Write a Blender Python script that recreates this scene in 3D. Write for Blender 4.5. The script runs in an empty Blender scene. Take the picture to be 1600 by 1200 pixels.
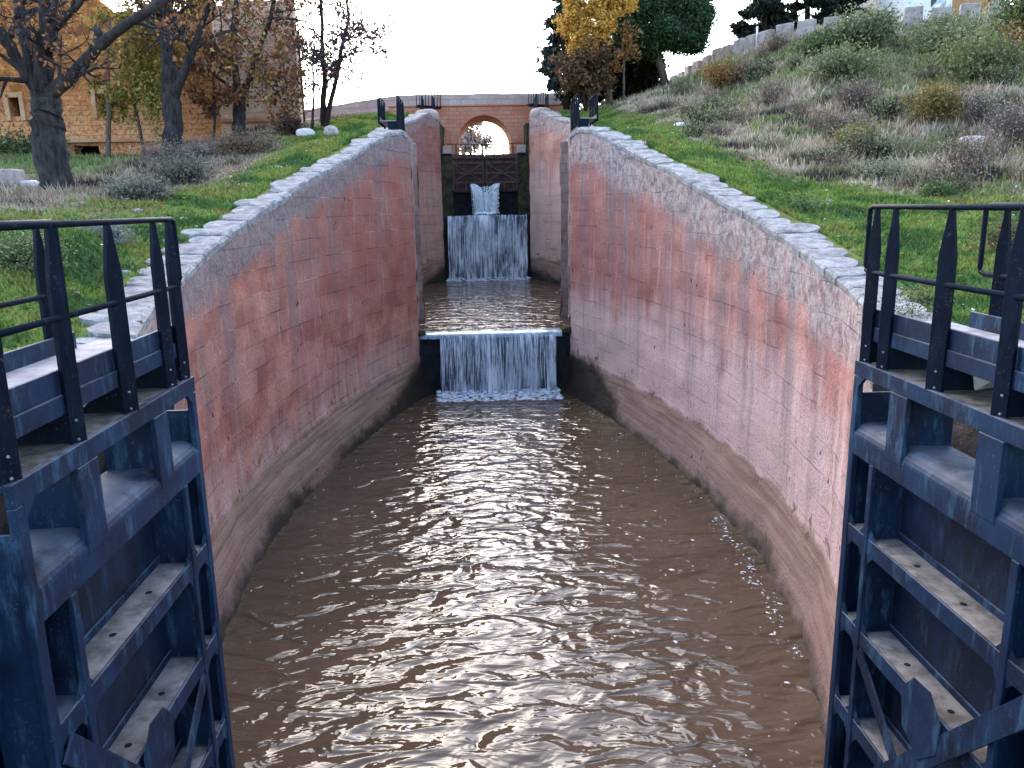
import bpy, math, random
import numpy as np
from mathutils import Vector, Matrix
random.seed(7); RNG = np.random.default_rng(7)
scene = bpy.context.scene
COL = scene.collection

# ------------------------------------------------------------------ survey of the photograph (places things in metres)
FOC = 1250.0
def cam_axes(yaw=2.1, pitch=12.65, roll=1.0):
    y, p, r = map(math.radians, (yaw, pitch, roll))
    fw = np.array([math.sin(y)*math.cos(p), math.cos(y)*math.cos(p), -math.sin(p)])
    rt0 = np.array([math.cos(y), -math.sin(y), 0.0]); up0 = np.cross(rt0, fw)
    rt = math.cos(r)*rt0 - math.sin(r)*up0
    return rt, np.cross(rt, fw), fw
RT, UP, FW = cam_axes(); CAM = np.array([-0.4, 0.0, 7.66])
def atY(x, y, Y):
    d = FW + RT*(x-800)/FOC + UP*(600-y)/FOC
    return CAM + d*(Y-CAM[1])/d[1]

# ------------------------------------------------------------------ noise
def _h(i, j, k=0):
    n = (i.astype(np.int64)*374761393 + j.astype(np.int64)*668265263 + np.int64(k)*2147483647) & 0x7fffffff
    n = (n ^ (n >> 13))*1274126177 & 0x7fffffff
    return ((n ^ (n >> 16)) & 0xffff)/65535.0
def vnoise(x, y, k=0):
    x = np.asarray(x, float); y = np.asarray(y, float)
    i = np.floor(x); j = np.floor(y); fx = x-i; fy = y-j
    fx = fx*fx*(3-2*fx); fy = fy*fy*(3-2*fy)
    a = _h(i, j, k); b = _h(i+1, j, k); c = _h(i, j+1, k); d = _h(i+1, j+1, k)
    return (a*(1-fx)+b*fx)*(1-fy)+(c*(1-fx)+d*fx)*fy
def fbm(x, y, k=0, o=4):
    s = 0; a = .5; t = 0
    for q in range(o):
        s = s+a*vnoise(np.asarray(x)*2**q, np.asarray(y)*2**q, k+q); t += a; a *= .5
    return s/t

# ------------------------------------------------------------------ mesh helpers
class MB:
    def __init__(s): s.v = []; s.f = []
    def add(s, vs, fs):
        o = len(s.v); s.v += [tuple(map(float, p)) for p in vs]; s.f += [tuple(i+o for i in f) for f in fs]
        return s
    def box(s, x0, x1, y0, y1, z0, z1):
        return s.add([(x0,y0,z0),(x1,y0,z0),(x1,y1,z0),(x0,y1,z0),(x0,y0,z1),(x1,y0,z1),(x1,y1,z1),(x0,y1,z1)],
                     [(0,3,2,1),(4,5,6,7),(0,1,5,4),(1,2,6,5),(2,3,7,6),(3,0,4,7)])
    def bar(s, a, b, w, h, up=(0,0,1)):
        a = Vector(a); b = Vector(b); d = (b-a).normalized(); u = Vector(up)
        sd = d.cross(u); sd = sd.normalized() if sd.length > 1e-5 else Vector((1,0,0)); u = sd.cross(d)
        vs = []
        for p in (a, b):
            for q, r in ((-1,-1),(1,-1),(1,1),(-1,1)): vs.append(p+sd*(q*w/2)+u*(r*h/2))
        return s.add(vs, [(0,1,2,3),(7,6,5,4),(0,4,5,1),(1,5,6,2),(2,6,7,3),(3,7,4,0)])
    def prism(s, poly, fn, d0, d1):          # poly in (a,b); fn(a,b,d) -> point
        n = len(poly)
        vs = [fn(a,b,d0) for a,b in poly]+[fn(a,b,d1) for a,b in poly]
        fs = [tuple(range(n)), tuple(range(2*n-1, n-1, -1))]+[(i, i+n, (i+1)%n+n, (i+1)%n) for i in range(n)]
        return s.add(vs, fs)
    def tube(s, pts, rad, n=6, cap=True):
        pts = [Vector(p) for p in pts]; m = len(pts)
        rad = rad if hasattr(rad, '__len__') else [rad]*m
        ref = Vector((0.13,0.31,0.94)); vs = []
        for i, p in enumerate(pts):
            t = (pts[min(i+1,m-1)]-pts[max(i-1,0)])
            t = t.normalized() if t.length > 1e-6 else Vector((0,0,1))
            a = t.cross(ref)
            if a.length < .15: a = t.cross(Vector((1,0,0)))
            a.normalize(); b = t.cross(a)
            for k in range(n):
                q = 2*math.pi*k/n; vs.append(p+(a*math.cos(q)+b*math.sin(q))*rad[i])
        fs = [(i*n+k, i*n+(k+1)%n, (i+1)*n+(k+1)%n, (i+1)*n+k) for i in range(m-1) for k in range(n)]
        if cap: fs += [tuple(range(n-1,-1,-1)), tuple(range((m-1)*n, m*n))]
        return s.add(vs, fs)
    def grid(s, P):                            # P: rows x cols x 3
        r, c = P.shape[:2]; o = len(s.v)
        s.v += [tuple(p) for p in P.reshape(-1,3).tolist()]
        s.f += [(o+i*c+j, o+i*c+j+1, o+(i+1)*c+j+1, o+(i+1)*c+j) for i in range(r-1) for j in range(c-1)]
        return s
    def rock(s, c, size, seed, sub=3, amp=.22, flat=0.0):
        bm_v, bm_f = ico(sub)
        V = bm_v.copy()
        n = 1+amp*(fbm(V[:,0]*1.6+seed*3.1+V[:,2], V[:,1]*1.6+seed*1.7-V[:,2]*.7, seed, 4)-.5)*2
        V = V*n[:,None]; V = np.sign(V)*np.abs(V)**.8
        V = V*np.array(size); a = seed*1.3
        R = np.array([[math.cos(a),-math.sin(a),0],[math.sin(a),math.cos(a),0],[0,0,1]])
        return s.add((V@R.T+np.array(c)).tolist(), bm_f)
    def build(s, name, mat, parent=None, smooth=False, bevel=0.0, link=True):
        me = bpy.data.meshes.new(name); me.from_pydata(s.v, [], s.f); me.update()
        if mat: me.materials.append(mat)
        if smooth: me.polygons.foreach_set('use_smooth', [True]*len(me.polygons))
        o = bpy.data.objects.new(name, me); COL.objects.link(o)
        if parent: o.parent = parent
        if bevel > 0:
            b = o.modifiers.new('edge', 'BEVEL'); b.width = bevel; b.segments = 2; b.limit_method = 'ANGLE'
        return o
_ico = {}
def ico(sub):
    if sub not in _ico:
        import bmesh
        bm = bmesh.new(); bmesh.ops.create_icosphere(bm, subdivisions=sub, radius=1)
        V = np.array([v.co[:] for v in bm.verts]); F = [tuple(v.index for v in f.verts) for f in bm.faces]; bm.free()
        _ico[sub] = (V, F)
    return _ico[sub]
def arr_mesh(name, V, k, mat, parent=None, col=None):
    """many separate k-gons: V (n*k,3); col (n*k,3)"""
    V = np.ascontiguousarray(V, np.float32); n = len(V)//k
    me = bpy.data.meshes.new(name)
    me.vertices.add(len(V)); me.vertices.foreach_set('co', V.ravel())
    me.loops.add(n*k); me.loops.foreach_set('vertex_index', np.arange(n*k, dtype=np.int32))
    me.polygons.add(n); me.polygons.foreach_set('loop_start', np.arange(0, n*k, k, dtype=np.int32))
    me.update(calc_edges=True)
    if col is not None:
        ca = me.color_attributes.new('Col', 'FLOAT_COLOR', 'POINT')
        ca.data.foreach_set('color', np.concatenate([col, np.ones((len(col),1))], 1).astype(np.float32).ravel())
    me.materials.append(mat)
    o = bpy.data.objects.new(name, me); COL.objects.link(o)
    if parent: o.parent = parent
    return o
def tag(o, label=None, cat=None, group=None, kind=None):
    if label: o['label'] = label
    if cat: o['category'] = cat
    if group: o['group'] = group
    if kind: o['kind'] = kind
    return o
def thing(name, label, cat, loc=(0,0,0), group=None):
    o = bpy.data.objects.new(name, None); COL.objects.link(o); o.location = [float(q) for q in loc]
    o.empty_display_size = .2
    return tag(o, label, cat, group)
def hang(o, root):                              # parent a mesh built in world coordinates under an Empty
    o.parent = root; o.matrix_parent_inverse = Matrix.Translation(-Vector(root.location)); return o

# ------------------------------------------------------------------ material helper
class NT:
    def __init__(s, name):
        s.m = bpy.data.materials.new(name); s.m.use_nodes = True
        s.t = s.m.node_tree; s.n = s.t.nodes; s.b = s.n['Principled BSDF']
    def new(s, k, **a):
        n = s.n.new(k)
        for q, v in a.items(): setattr(n, q, v)
        return n
    def put(s, sock, v):
        if isinstance(v, bpy.types.NodeSocket): s.t.links.new(v, sock)
        elif v is not None:
            if hasattr(v, '__len__') and len(v) == 3 and sock.type == 'RGBA': v = (*v, 1)
            sock.default_value = v
    def math(s, op, a, b=0.0, clamp=False):
        n = s.new('ShaderNodeMath', operation=op, use_clamp=clamp); s.put(n.inputs[0], a); s.put(n.inputs[1], b); return n.outputs[0]
    def mix(s, f, a, b, mode='MIX'):
        n = s.new('ShaderNodeMix', data_type='RGBA', blend_type=mode)
        s.put(n.inputs[0], f); s.put(n.inputs[6], a); s.put(n.inputs[7], b); return n.outputs[2]
    def ramp(s, f, lo, hi):
        n = s.new('ShaderNodeMapRange', interpolation_type='SMOOTHSTEP'); s.put(n.inputs[0], f)
        n.inputs[1].default_value = lo; n.inputs[2].default_value = hi; return n.outputs[0]
    def scale(s, vec, sx, sy, sz=1.0):
        n = s.new('ShaderNodeVectorMath', operation='MULTIPLY'); s.put(n.inputs[0], vec); n.inputs[1].default_value = (sx,sy,sz); return n.outputs[0]
    def noise(s, vec, sc=1.0, det=4.0, rough=.55, dist=0.0):
        n = s.new('ShaderNodeTexNoise'); s.put(n.inputs['Vector'], vec); n.inputs['Scale'].default_value = sc
        n.inputs['Detail'].default_value = det; n.inputs['Roughness'].default_value = rough; n.inputs['Distortion'].default_value = dist
        return n.outputs['Fac']
    def voro(s, vec, sc=1.0, feat='F1'):
        n = s.new('ShaderNodeTexVoronoi', feature=feat); s.put(n.inputs['Vector'], vec); n.inputs['Scale'].default_value = sc; return n.outputs['Distance']
    def obj(s): return s.new('ShaderNodeTexCoord').outputs['Object']
    def pos(s): return s.new('ShaderNodeNewGeometry').outputs['Position']
    def uv(s, nm):
        n = s.new('ShaderNodeUVMap'); n.uv_map = nm; return n.outputs[0]
    def sep(s, v):
        n = s.new('ShaderNodeSeparateXYZ'); s.put(n.inputs[0], v); return n.outputs
    def attr(s, nm):
        n = s.new('ShaderNodeAttribute'); n.attribute_name = nm; return n.outputs['Color']
    def bump(s, h, st=.5, d=.02):
        n = s.new('ShaderNodeBump'); s.put(n.inputs['Height'], h); n.inputs['Strength'].default_value = st; n.inputs['Distance'].default_value = d
        s.t.links.new(n.outputs[0], s.b.inputs['Normal']); return n
    def out(s, col=None, rough=.8, spec=.3, metal=0.0):
        s.put(s.b.inputs['Base Color'], col); s.put(s.b.inputs['Roughness'], rough)
        s.b.inputs['Specular IOR Level'].default_value = spec; s.b.inputs['Metallic'].default_value = metal
        return s.m
# ------------------------------------------------------------------ materials
def m_wall(name, base, deep, pale, grey, redfar, lichen, palelow, seed, drip=(5.0,.5)):
    """old ashlar: u along the wall, v up; rel.y = depth under the coping"""
    t = NT(name); uv = t.uv('wall'); x, v, _ = t.sep(uv); rel = t.sep(t.uv('rel'))[1]
    off = t.new('ShaderNodeVectorMath', operation='ADD'); t.put(off.inputs[0], uv); off.inputs[1].default_value = (seed*13.7, seed*5.1, 0); p = off.outputs[0]
    warp = t.new('ShaderNodeVectorMath', operation='ADD'); t.put(warp.inputs[0], uv)
    wn = t.new('ShaderNodeTexNoise'); t.put(wn.inputs['Vector'], t.scale(p, 1.3, 1.3)); wn.inputs['Scale'].default_value = 1
    t.put(warp.inputs[1], t.scale(wn.outputs['Color'], .06, .05, 0))
    br = t.new('ShaderNodeTexBrick', offset=.5, squash=1.0); t.put(br.inputs['Vector'], warp.outputs[0])
    for k, q in dict(Scale=1, **{'Mortar Size': .012, 'Mortar Smooth': .3, 'Bias': 0, 'Brick Width': 1.3, 'Row Height': .57}).items(): br.inputs[k].default_value = q
    br.inputs['Color1'].default_value = (0,0,0,1); br.inputs['Color2'].default_value = (1,1,1,1); br.inputs['Mortar'].default_value = (.5,.5,.5,1)
    blk = br.outputs['Color']; mort = br.outputs['Fac']
    big = t.noise(t.scale(p, .16, .3), 1, 3, .55); mid = t.noise(t.scale(p, .7, .9), 1, 5, .6)
    fine = t.noise(t.scale(p, 7, 7), 1, 5, .65)
    st1 = t.noise(t.scale(p, 2.6, .12), 1, 4, .6); st2 = t.noise(t.scale(p, 6.5, .35), 1, 4, .65, .3); st3 = t.noise(t.scale(p, 1.1, .07), 1, 3, .6)
    c = t.mix(t.ramp(mid, .35, .68), deep, base)
    c = t.mix(t.math('MULTIPLY', t.ramp(blk, .15, 1), .35), c, t.mix(.5, base, pale))
    c = t.mix(t.math('MULTIPLY', t.ramp(x, redfar[0], redfar[1]), t.math('MULTIPLY', t.ramp(v, 3.2, 5.2), .65)), c, deep)
    # pale efflorescence, stronger low on the wall, run out in vertical tongues
    low = t.math('SUBTRACT', 1.0, t.ramp(v, palelow[0], palelow[1]))
    f = t.math('ADD', t.math('MULTIPLY', low, palelow[2]), t.math('MULTIPLY', st1, .9)); f = t.math('ADD', f, t.math('MULTIPLY', big, .7))
    c = t.mix(t.math('MULTIPLY', t.ramp(f, .95, 1.45), .8), c, pale)
    c = t.mix(t.math('MULTIPLY', t.ramp(st2, .52, .72), .42), c, pale)
    # grey drip stains from the coping
    f = t.math('MULTIPLY', t.ramp(st3, .42, .66), t.math('SUBTRACT', 1.0, t.ramp(rel, 1.2, drip[0])))
    c = t.mix(t.math('MULTIPLY', f, drip[1]), c, grey)
    c = t.mix(t.math('MULTIPLY', t.ramp(st2, .55, .35), t.math('MULTIPLY', t.ramp(st3, .5, .6), .35)), c, grey)
    # lichen under the coping
    jag = t.math('ADD', rel, t.math('MULTIPLY', t.math('SUBTRACT', mid, .5), 1.5))
    top = t.math('SUBTRACT', 1.0, t.ramp(jag, lichen[0]*.45, lichen[0]))
    c = t.mix(t.math('MULTIPLY', top, lichen[1]), c, t.mix(t.ramp(t.noise(t.scale(p, 4.2, 3.6), 1, 8, .8, .4), .40, .60), (.17,.145,.145), lichen[2]))
    # salt flecks
    fl = t.math('MULTIPLY', t.ramp(t.noise(t.scale(p, 9, 4), 1, 3, .7), .62, .70), t.ramp(mid, .4, .6))
    c = t.mix(t.math('MULTIPLY', fl, .75), c, (0.504,0.462,0.462))
    gr = t.noise(t.scale(p, 16, 13), 1, 5, .8); c = t.mix(t.math('MULTIPLY', t.ramp(gr, .50, .36), .55), c, t.mix(.35, (.03,.02,.02), deep)); c = t.mix(t.math('MULTIPLY', t.ramp(gr, .56, .68), .35), c, (.36,.31,.31))
    # joints, only here and there
    jm = t.math('MULTIPLY', t.math('SUBTRACT', 1.0, mort), 0)
    jf = t.math('MULTIPLY', mort, t.ramp(t.noise(t.scale(p, .8, 2.2), 1, 3, .6), .36, .62))
    c = t.mix(t.math('MULTIPLY', jf, .8), c, t.mix(t.ramp(mid, .45, .55), (.10,.06,.05), (.55,.45,.42)))
    # tide band at the foot
    wob = t.math('ADD', v, t.math('MULTIPLY', t.math('SUBTRACT', mid, .5), .7))
    band = t.math('SUBTRACT', 1.0, t.ramp(wob, 1.45, 1.62))
    lay = t.noise(t.scale(p, .35, 6), 1, 4, .6)
    bc = t.mix(t.ramp(lay, .35, .65), (.20,.115,.08), (.37,.255,.18)); bc = t.mix(t.math('MULTIPLY', t.ramp(v, 1.3, .5), .55), bc, (.21,.125,.105))
    c = t.mix(t.math('MULTIPLY', band, .88), c, bc)
    edge = t.math('MULTIPLY', t.ramp(t.noise(t.scale(p, 1.6, 1.2), 1, 4, .7), .56, .66), t.math('MULTIPLY', t.ramp(wob, 1.2, 1.5), t.ramp(wob, 2.15, 1.7)))
    c = t.mix(edge, c, (.11,.07,.05))
    # wet moss near the fall and at the waterline
    damp = t.math('ADD', t.math('MULTIPLY', t.ramp(x, redfar[2], redfar[2]+5.0), 1.0), .13)
    wet = t.math('SUBTRACT', t.math('ADD', t.math('MULTIPLY', damp, 1.15), t.math('ADD', t.math('MULTIPLY', mid, .6), t.math('MULTIPLY', t.math('SUBTRACT', big, .5), 1.4))), v)
    wm = t.ramp(t.math('ADD', wet, t.math('MULTIPLY', t.math('SUBTRACT', t.noise(t.scale(p, 2.2, 2.8), 1, 5, .7), .5), .9)), -.15, .50)
    c = t.mix(t.math('MULTIPLY', wm, .93), c, t.mix(t.ramp(fine, .4, .65), (.006,.007,.006), (.022,.024,.012)))
    # pits
    pit = t.math('MULTIPLY', t.ramp(t.voro(t.scale(p, 1.7, 1.1), 1.5), .11, .06), t.ramp(t.noise(t.scale(p, .5, .5), 1, 2), .45, .6))
    c = t.mix(t.math('MULTIPLY', pit, .95), c, (.012,.009,.008))
    h = t.math('ADD', t.math('MULTIPLY', fine, .45), t.math('MULTIPLY', t.noise(t.scale(p, 25, 25), 1, 3), .25))
    h = t.math('SUBTRACT', h, t.math('MULTIPLY', mort, .7)); h = t.math('SUBTRACT', h, pit); h = t.math('ADD', h, t.math('MULTIPLY', t.sep(blk)[0], .25))
    t.bump(t.math('ADD', h, t.math('MULTIPLY', gr, .5)), 1.0, .06)
    return t.out(c, t.math('SUBTRACT', .9, t.math('MULTIPLY', wm, .5)), .25)

def m_rocky(name, a, b, c3, sc=1.0, bump=.05):
    t = NT(name); p = t.pos(); n1 = t.noise(p, 1.3*sc, 6, .65); n2 = t.noise(p, 9*sc, 5, .7); n3 = t.noise(p, 3.1*sc, 5, .6)
    c = t.mix(t.ramp(n1, .35, .65), a, b); c = t.mix(t.math('MULTIPLY', t.ramp(n2, .53, .66), t.ramp(n3, .4, .6)), c, c3)
    t.bump(t.math('ADD', t.math('MULTIPLY', n2, .6), n1), .9, bump); return t.out(c, .92, .2)
def m_masonry(name, a, b, c3, bw, bh, mort, axis='XZ', bump=.03):
    t = NT(name); q = t.sep(t.pos()); cb = t.new('ShaderNodeCombineXYZ')
    t.put(cb.inputs[0], t.math('ADD', q[0], q[1]) if axis == 'XZ' else q[1]); t.put(cb.inputs[1], q[2]); p = cb.outputs[0]
    w = t.new('ShaderNodeTexNoise'); t.put(w.inputs['Vector'], p); w.inputs['Scale'].default_value = 1.7
    add = t.new('ShaderNodeVectorMath', operation='ADD'); t.put(add.inputs[0], p); t.put(add.inputs[1], t.scale(w.outputs['Color'], .12, .10, 0))
    br = t.new('ShaderNodeTexBrick', offset=.5); t.put(br.inputs['Vector'], add.outputs[0])
    for k, v in {'Scale':1,'Mortar Size':.02,'Mortar Smooth':.4,'Brick Width':bw,'Row Height':bh}.items(): br.inputs[k].default_value = v
    br.inputs['Color1'].default_value = (0,0,0,1); br.inputs['Color2'].default_value = (1,1,1,1); br.inputs['Mortar'].default_value = (.4,.4,.4,1)
    n1 = t.noise(p, .45, 5, .6); n2 = t.noise(p, 5, 5, .7); n3 = t.noise(t.scale(p, 1.2, .2), 1, 4, .6)
    c = t.mix(t.ramp(n1, .33, .66), a, b); c = t.mix(t.math('MULTIPLY', br.outputs['Color'], .35), c, c3)
    c = t.mix(t.math('MULTIPLY', t.ramp(n2, .54, .68), .6), c, c3); c = t.mix(t.math('MULTIPLY', t.ramp(n3, .52, .7), .35), c, t.mix(.4, a, (.12,.09,.07)))
    c = t.mix(t.math('MULTIPLY', br.outputs['Fac'], .28), c, mort)
    t.bump(t.math('SUBTRACT', t.math('ADD', n2, t.math('MULTIPLY', t.sep(br.outputs['Color'])[0], .4)), br.outputs['Fac']), .8, bump)
    return t.out(c, .93, .15)
def m_ruin():
    t = NT('ruin_brick'); q = t.sep(t.pos()); p = t.pos(); z = q[2]
    n1 = t.noise(p, .35, 6, .6); n2 = t.noise(p, 1.6, 6, .7); n3 = t.noise(p, 6, 5, .7)
    up = t.ramp(t.math('ADD', z, t.math('MULTIPLY', t.math('SUBTRACT', n1, .5), 6)), 12.0, 15.5)
    lowc = t.mix(t.ramp(n1, .35, .65), (.62,.225,.085), (.70,.36,.18))
    hi = t.mix(t.ramp(n2, .35, .62), (.24,.075,.03), (.56,.225,.06))
    c = t.mix(up, lowc, hi); c = t.mix(t.math('MULTIPLY', t.ramp(n3, .50, .60), .75), c, (.17,.075,.035)); c = t.mix(t.math('MULTIPLY', t.ramp(n2, .6, .7), .6), c, (.68,.54,.36))
    cb = t.new('ShaderNodeCombineXYZ'); t.put(cb.inputs[0], q[0]); t.put(cb.inputs[1], z)
    br = t.new('ShaderNodeTexBrick', offset=.5); t.put(br.inputs['Vector'], cb.outputs[0])
    for k, v in {'Scale':1,'Mortar Size':.018,'Brick Width':.6,'Row Height':.28}.items(): br.inputs[k].default_value = v
    c = t.mix(t.math('MULTIPLY', br.outputs['Fac'], .35), c, (.16,.085,.045))
    t.bump(t.math('SUBTRACT', t.math('ADD', n3, n2), t.math('MULTIPLY', br.outputs['Fac'], .5)), .9, .08)
    return t.out(c, .95, .1)
def m_paint(name, base, dark, pale, rust=(.10,.06,.04), rough=.5, rf=.25, spec=.22):
    t = NT(name); p = t.pos(); n1 = t.noise(p, 2.2, 5, .6); n2 = t.noise(t.scale(p, 9, 9, 2.2), 1, 5, .7); n3 = t.noise(p, 26, 4, .7); n4 = t.noise(p, 4.6, 4, .6)
    c = t.mix(t.ramp(n1, .36, .64), dark, base); c = t.mix(t.math('MULTIPLY', t.ramp(n2, .5, .72), .6), c, pale); ch = t.noise(p, 60, 3, .75); c = t.mix(t.math('MULTIPLY', t.ramp(ch, .62, .67), t.math('MULTIPLY', t.ramp(n4, .46, .6), .35)), c, t.mix(.5, pale, (.30,.33,.36)))
    c = t.mix(t.math('MULTIPLY', t.ramp(n3, .6, .7), t.math('MULTIPLY', t.ramp(n4, .5, .62), .9)), c, rust)
    # dust and dirt lying on what faces up
    nz = t.sep(t.new('ShaderNodeNewGeometry').outputs['Normal'])[2]
    c = t.mix(t.math('MULTIPLY', t.ramp(nz, .6, .95), t.math('MULTIPLY', t.ramp(n1, .3, .6), rf*1.6)), c, (.24,.235,.25))
    t.bump(t.math('ADD', t.math('MULTIPLY', n3, .4), n2), .35, .008)
    return t.out(c, t.math('ADD', rough, t.math('MULTIPLY', n2, .3)), spec)
def m_flat(name, a, b, sc=3.0, rough=.85, bump=.01, spec=.25):
    t = NT(name); p = t.pos(); n = t.noise(p, sc, 6, .65); c = t.mix(t.ramp(n, .35, .65), a, b); t.bump(n, .6, bump); return t.out(c, rough, spec)
def m_leaf(name, trans=.25, rough=.65):
    t = NT(name); c = t.attr('Col'); t.out(c, rough, .2)
    tr = t.new('ShaderNodeBsdfTranslucent'); t.put(tr.inputs[0], c); mx = t.new('ShaderNodeMixShader'); mx.inputs[0].default_value = trans
    o = t.n['Material Output']; t.t.links.new(t.b.outputs[0], mx.inputs[1]); t.t.links.new(tr.outputs[0], mx.inputs[2]); t.t.links.new(mx.outputs[0], o.inputs[0])
    return t.m
def m_bark(name, a, b):
    t = NT(name); p = t.pos(); n = t.noise(t.scale(p, 9, 9, 2), 1, 6, .7); n2 = t.noise(p, 2, 4, .6)
    c = t.mix(t.ramp(n, .35, .65), a, b); c = t.mix(t.math('MULTIPLY', t.ramp(n2, .5, .7), .5), c, (.10,.09,.08)); t.bump(n, 1.0, .05); return t.out(c, .95, .1)
def m_water(name, deep, sx, sy, amp, foam=None):
    t = NT(name); p = t.pos()
    a = t.noise(t.scale(p, .85*sx, 1.35*sy, 1), 1, 1.5, .45, .9); b = t.noise(t.scale(p, 2.1*sx, 3.4*sy, 1), 1, 2, .45, .6)
    n0 = t.noise(p, .3, 3, .5); n5 = t.noise(p, 1.3, 5, .65)
    c = t.mix(t.ramp(n0, .35, .65), deep, tuple(q*1.25 for q in deep)); c = t.mix(t.math('MULTIPLY', t.ramp(n5, .62, .75), .2), c, (.16,.12,.09))
    h = t.math('ADD', a, t.math('MULTIPLY', b, .28)); bp = t.bump(h, 1.0, amp)
    t.out(c, .04, .5); t.b.inputs['IOR'].default_value = 1.36
    return t.m
def m_fall(name, dens, sx, seed):
    t = NT(name); uv = t.uv('fall'); x, v, _ = t.sep(uv)
    p = t.new('ShaderNodeVectorMath', operation='ADD'); t.put(p.inputs[0], uv); p.inputs[1].default_value = (seed*7.3, seed*3.1, 0); p = p.outputs[0]
    a = t.noise(t.scale(p, sx, .35), 1, 5, .65, .2); b = t.noise(t.scale(p, sx*3.1, .9), 1, 3, .6, .15); g = t.noise(t.scale(p, .8, .5), 1, 2)
    f = t.math('ADD', t.math('MULTIPLY', a, .6), t.math('MULTIPLY', b, .4)); f = t.math('ADD', f, t.math('MULTIPLY', t.math('SUBTRACT', g, .5), .6))
    al = t.ramp(f, dens, dens+.16)
    al = t.math('MAXIMUM', al, t.math('MULTIPLY', t.ramp(v, .10, .0), .5)); al = t.math('ADD', t.math('MULTIPLY', al, .66), .10)
    c = t.mix(t.ramp(f, dens, dens+.25), (.12,.18,.26), (.80,.84,.90)); t.out(c, .35, .5); t.put(t.b.inputs['Alpha'], al); t.bump(f, .5, .05)
    return t.m
M = {}
M['wall_l'] = m_wall('wall_red', (0.539,0.209,0.135), (0.303,0.0927,0.0655), (0.578,0.392,0.32), (0.177,0.147,0.136), (13,20,21.5), (1.0,.75,(0.281,0.25,0.232)), (1.6,4.2,.45), 1)
M['wall_r'] = m_wall('wall_pink', (0.6,0.255,0.184), (0.36,0.123,0.0967), (0.757,0.54,0.497), (0.208,0.171,0.167), (14,21,19.5), (1.5,.72,(0.522,0.467,0.438)), (2.2,6.0,.8), 2, (8.0,.72))  # own paler stone, with its brighter side light also put into the colours
M['wall_l2'] = m_wall('wall_far_red', (0.526,0.216,0.138), (0.301,0.0822,0.0611), (0.528,0.339,0.254), (0.175,0.125,0.113), (8,14,17.5), (.7,.6,(0.333,0.282,0.254)), (5.0,9.5,.6), 3)
M['wall_r2'] = m_wall('wall_far_pink', (0.603,0.266,0.175), (0.398,0.156,0.116), (0.641,0.444,0.367), (0.207,0.168,0.155), (40,50,18.5), (1.2,.7,(0.517,0.444,0.408)), (5.0,10,.8), 4)
M['coping'] = m_rocky('lichen_stone', (.21,.198,.195), (.40,.38,.37), (.06,.056,.05), 2.8, .09)
M['rubble'] = m_rocky('rubble_stone', (.34,.27,.25), (.52,.46,.44), (.13,.10,.08), 1.5)
M['shadestone'] = m_rocky('damp_shaded_stone', (.05,.038,.034), (.12,.092,.082), (.03,.025,.018), 1.3)  # damp stone with the recess shadow painted into its dark colour
M['palerock'] = m_rocky('pale_rock', (.55,.48,.46), (.74,.69,.66), (.30,.26,.23), 1.5)
M['yellowrock'] = m_rocky('lichen_yellow_rock', (.45,.40,.36), (.42,.33,.03), (.2,.18,.05), 1.4)
M['bridge'] = m_masonry('bridge_stone', (.50,.165,.09), (.56,.235,.14), (.58,.37,.27), .55, .3, (0.225,0.128,0.0825))
M['parapet'] = m_masonry('parapet_stone', (.42,.27,.225), (.50,.38,.33), (.60,.50,.46), 1.0, .42, (0.225,0.165,0.143))
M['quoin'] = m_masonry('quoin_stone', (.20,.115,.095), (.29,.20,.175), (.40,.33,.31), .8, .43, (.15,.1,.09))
M['block'] = m_flat('guard_stone', (.26,.215,.195), (.40,.345,.32), 2.0, .95, .03)
M['ruin'] = m_ruin()
M['ruinbay'] = m_masonry('ruin_bay', (.60,.31,.20), (.66,.42,.29), (.70,.55,.42), .7, .3, (0.175,0.105,0.07), bump=.05)
M['ruintrim'] = m_rocky('ruin_trim', (.40,.19,.09), (.50,.29,.16), (.28,.15,.08), .8)
M['blue'] = m_paint('gate_paint', (.0055,.021,.054), (.0025,.008,.022), (.055,.120,.18))
M['bluedark'] = m_paint('gate_plate', (.0035,.014,.036), (.0015,.005,.013), (.022,.055,.09), rf=.08, spec=.3)
M['bluepost'] = m_paint('stanchion_paint', (.0035,.008,.018), (.002,.0045,.010), (.010,.017,.032), rf=.06, spec=.1)
M['deck'] = m_flat('deck_plate', (.20,.185,.20), (.33,.31,.32), 5, .8)
M['ledge'] = m_flat('dirty_ledge', (.11,.095,.085), (.26,.225,.20), 5, .85, .01)
M['beamdirtshade'] = m_flat('beam_dirt_shade', (.05,.042,.036), (.15,.125,.105), 7, .9, .02)  # dirt on the beam, darkened further for the shade of the deck
M['bolt'] = m_flat('bolt_zinc', (.16,.16,.16), (.24,.24,.24), 20, .5)
M['holeshade'] = m_flat('hole_shade', (.004,.004,.004), (.01,.01,.01), 20, .9)  # near-black colour standing in for the shade inside openings
M['brown'] = m_paint('rust_paint', (.10,.050,.044), (.055,.028,.026), (.17,.10,.09), rough=.6, rf=.15)
M['browndk'] = m_paint('rust_plate', (.05,.026,.025), (.022,.012,.012), (.10,.06,.055), rough=.6, rf=.1)
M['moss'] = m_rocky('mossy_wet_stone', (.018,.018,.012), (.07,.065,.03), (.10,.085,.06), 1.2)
M['weir'] = m_rocky('wet_weir', (.006,.007,.010), (.016,.017,.022), (.03,.032,.03), 2)
M['water'] = m_water('muddy_water', (.066,.043,.027), 1.15, 1.25, .165)
M['water2'] = m_water('muddy_water_upper', (.066,.043,.028), 1.1, 1.3, .19)
M['fall'] = m_fall('falling_water', .44, 5, 1); M['fall2'] = m_fall('falling_water_high', .43, 5, 2)
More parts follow.
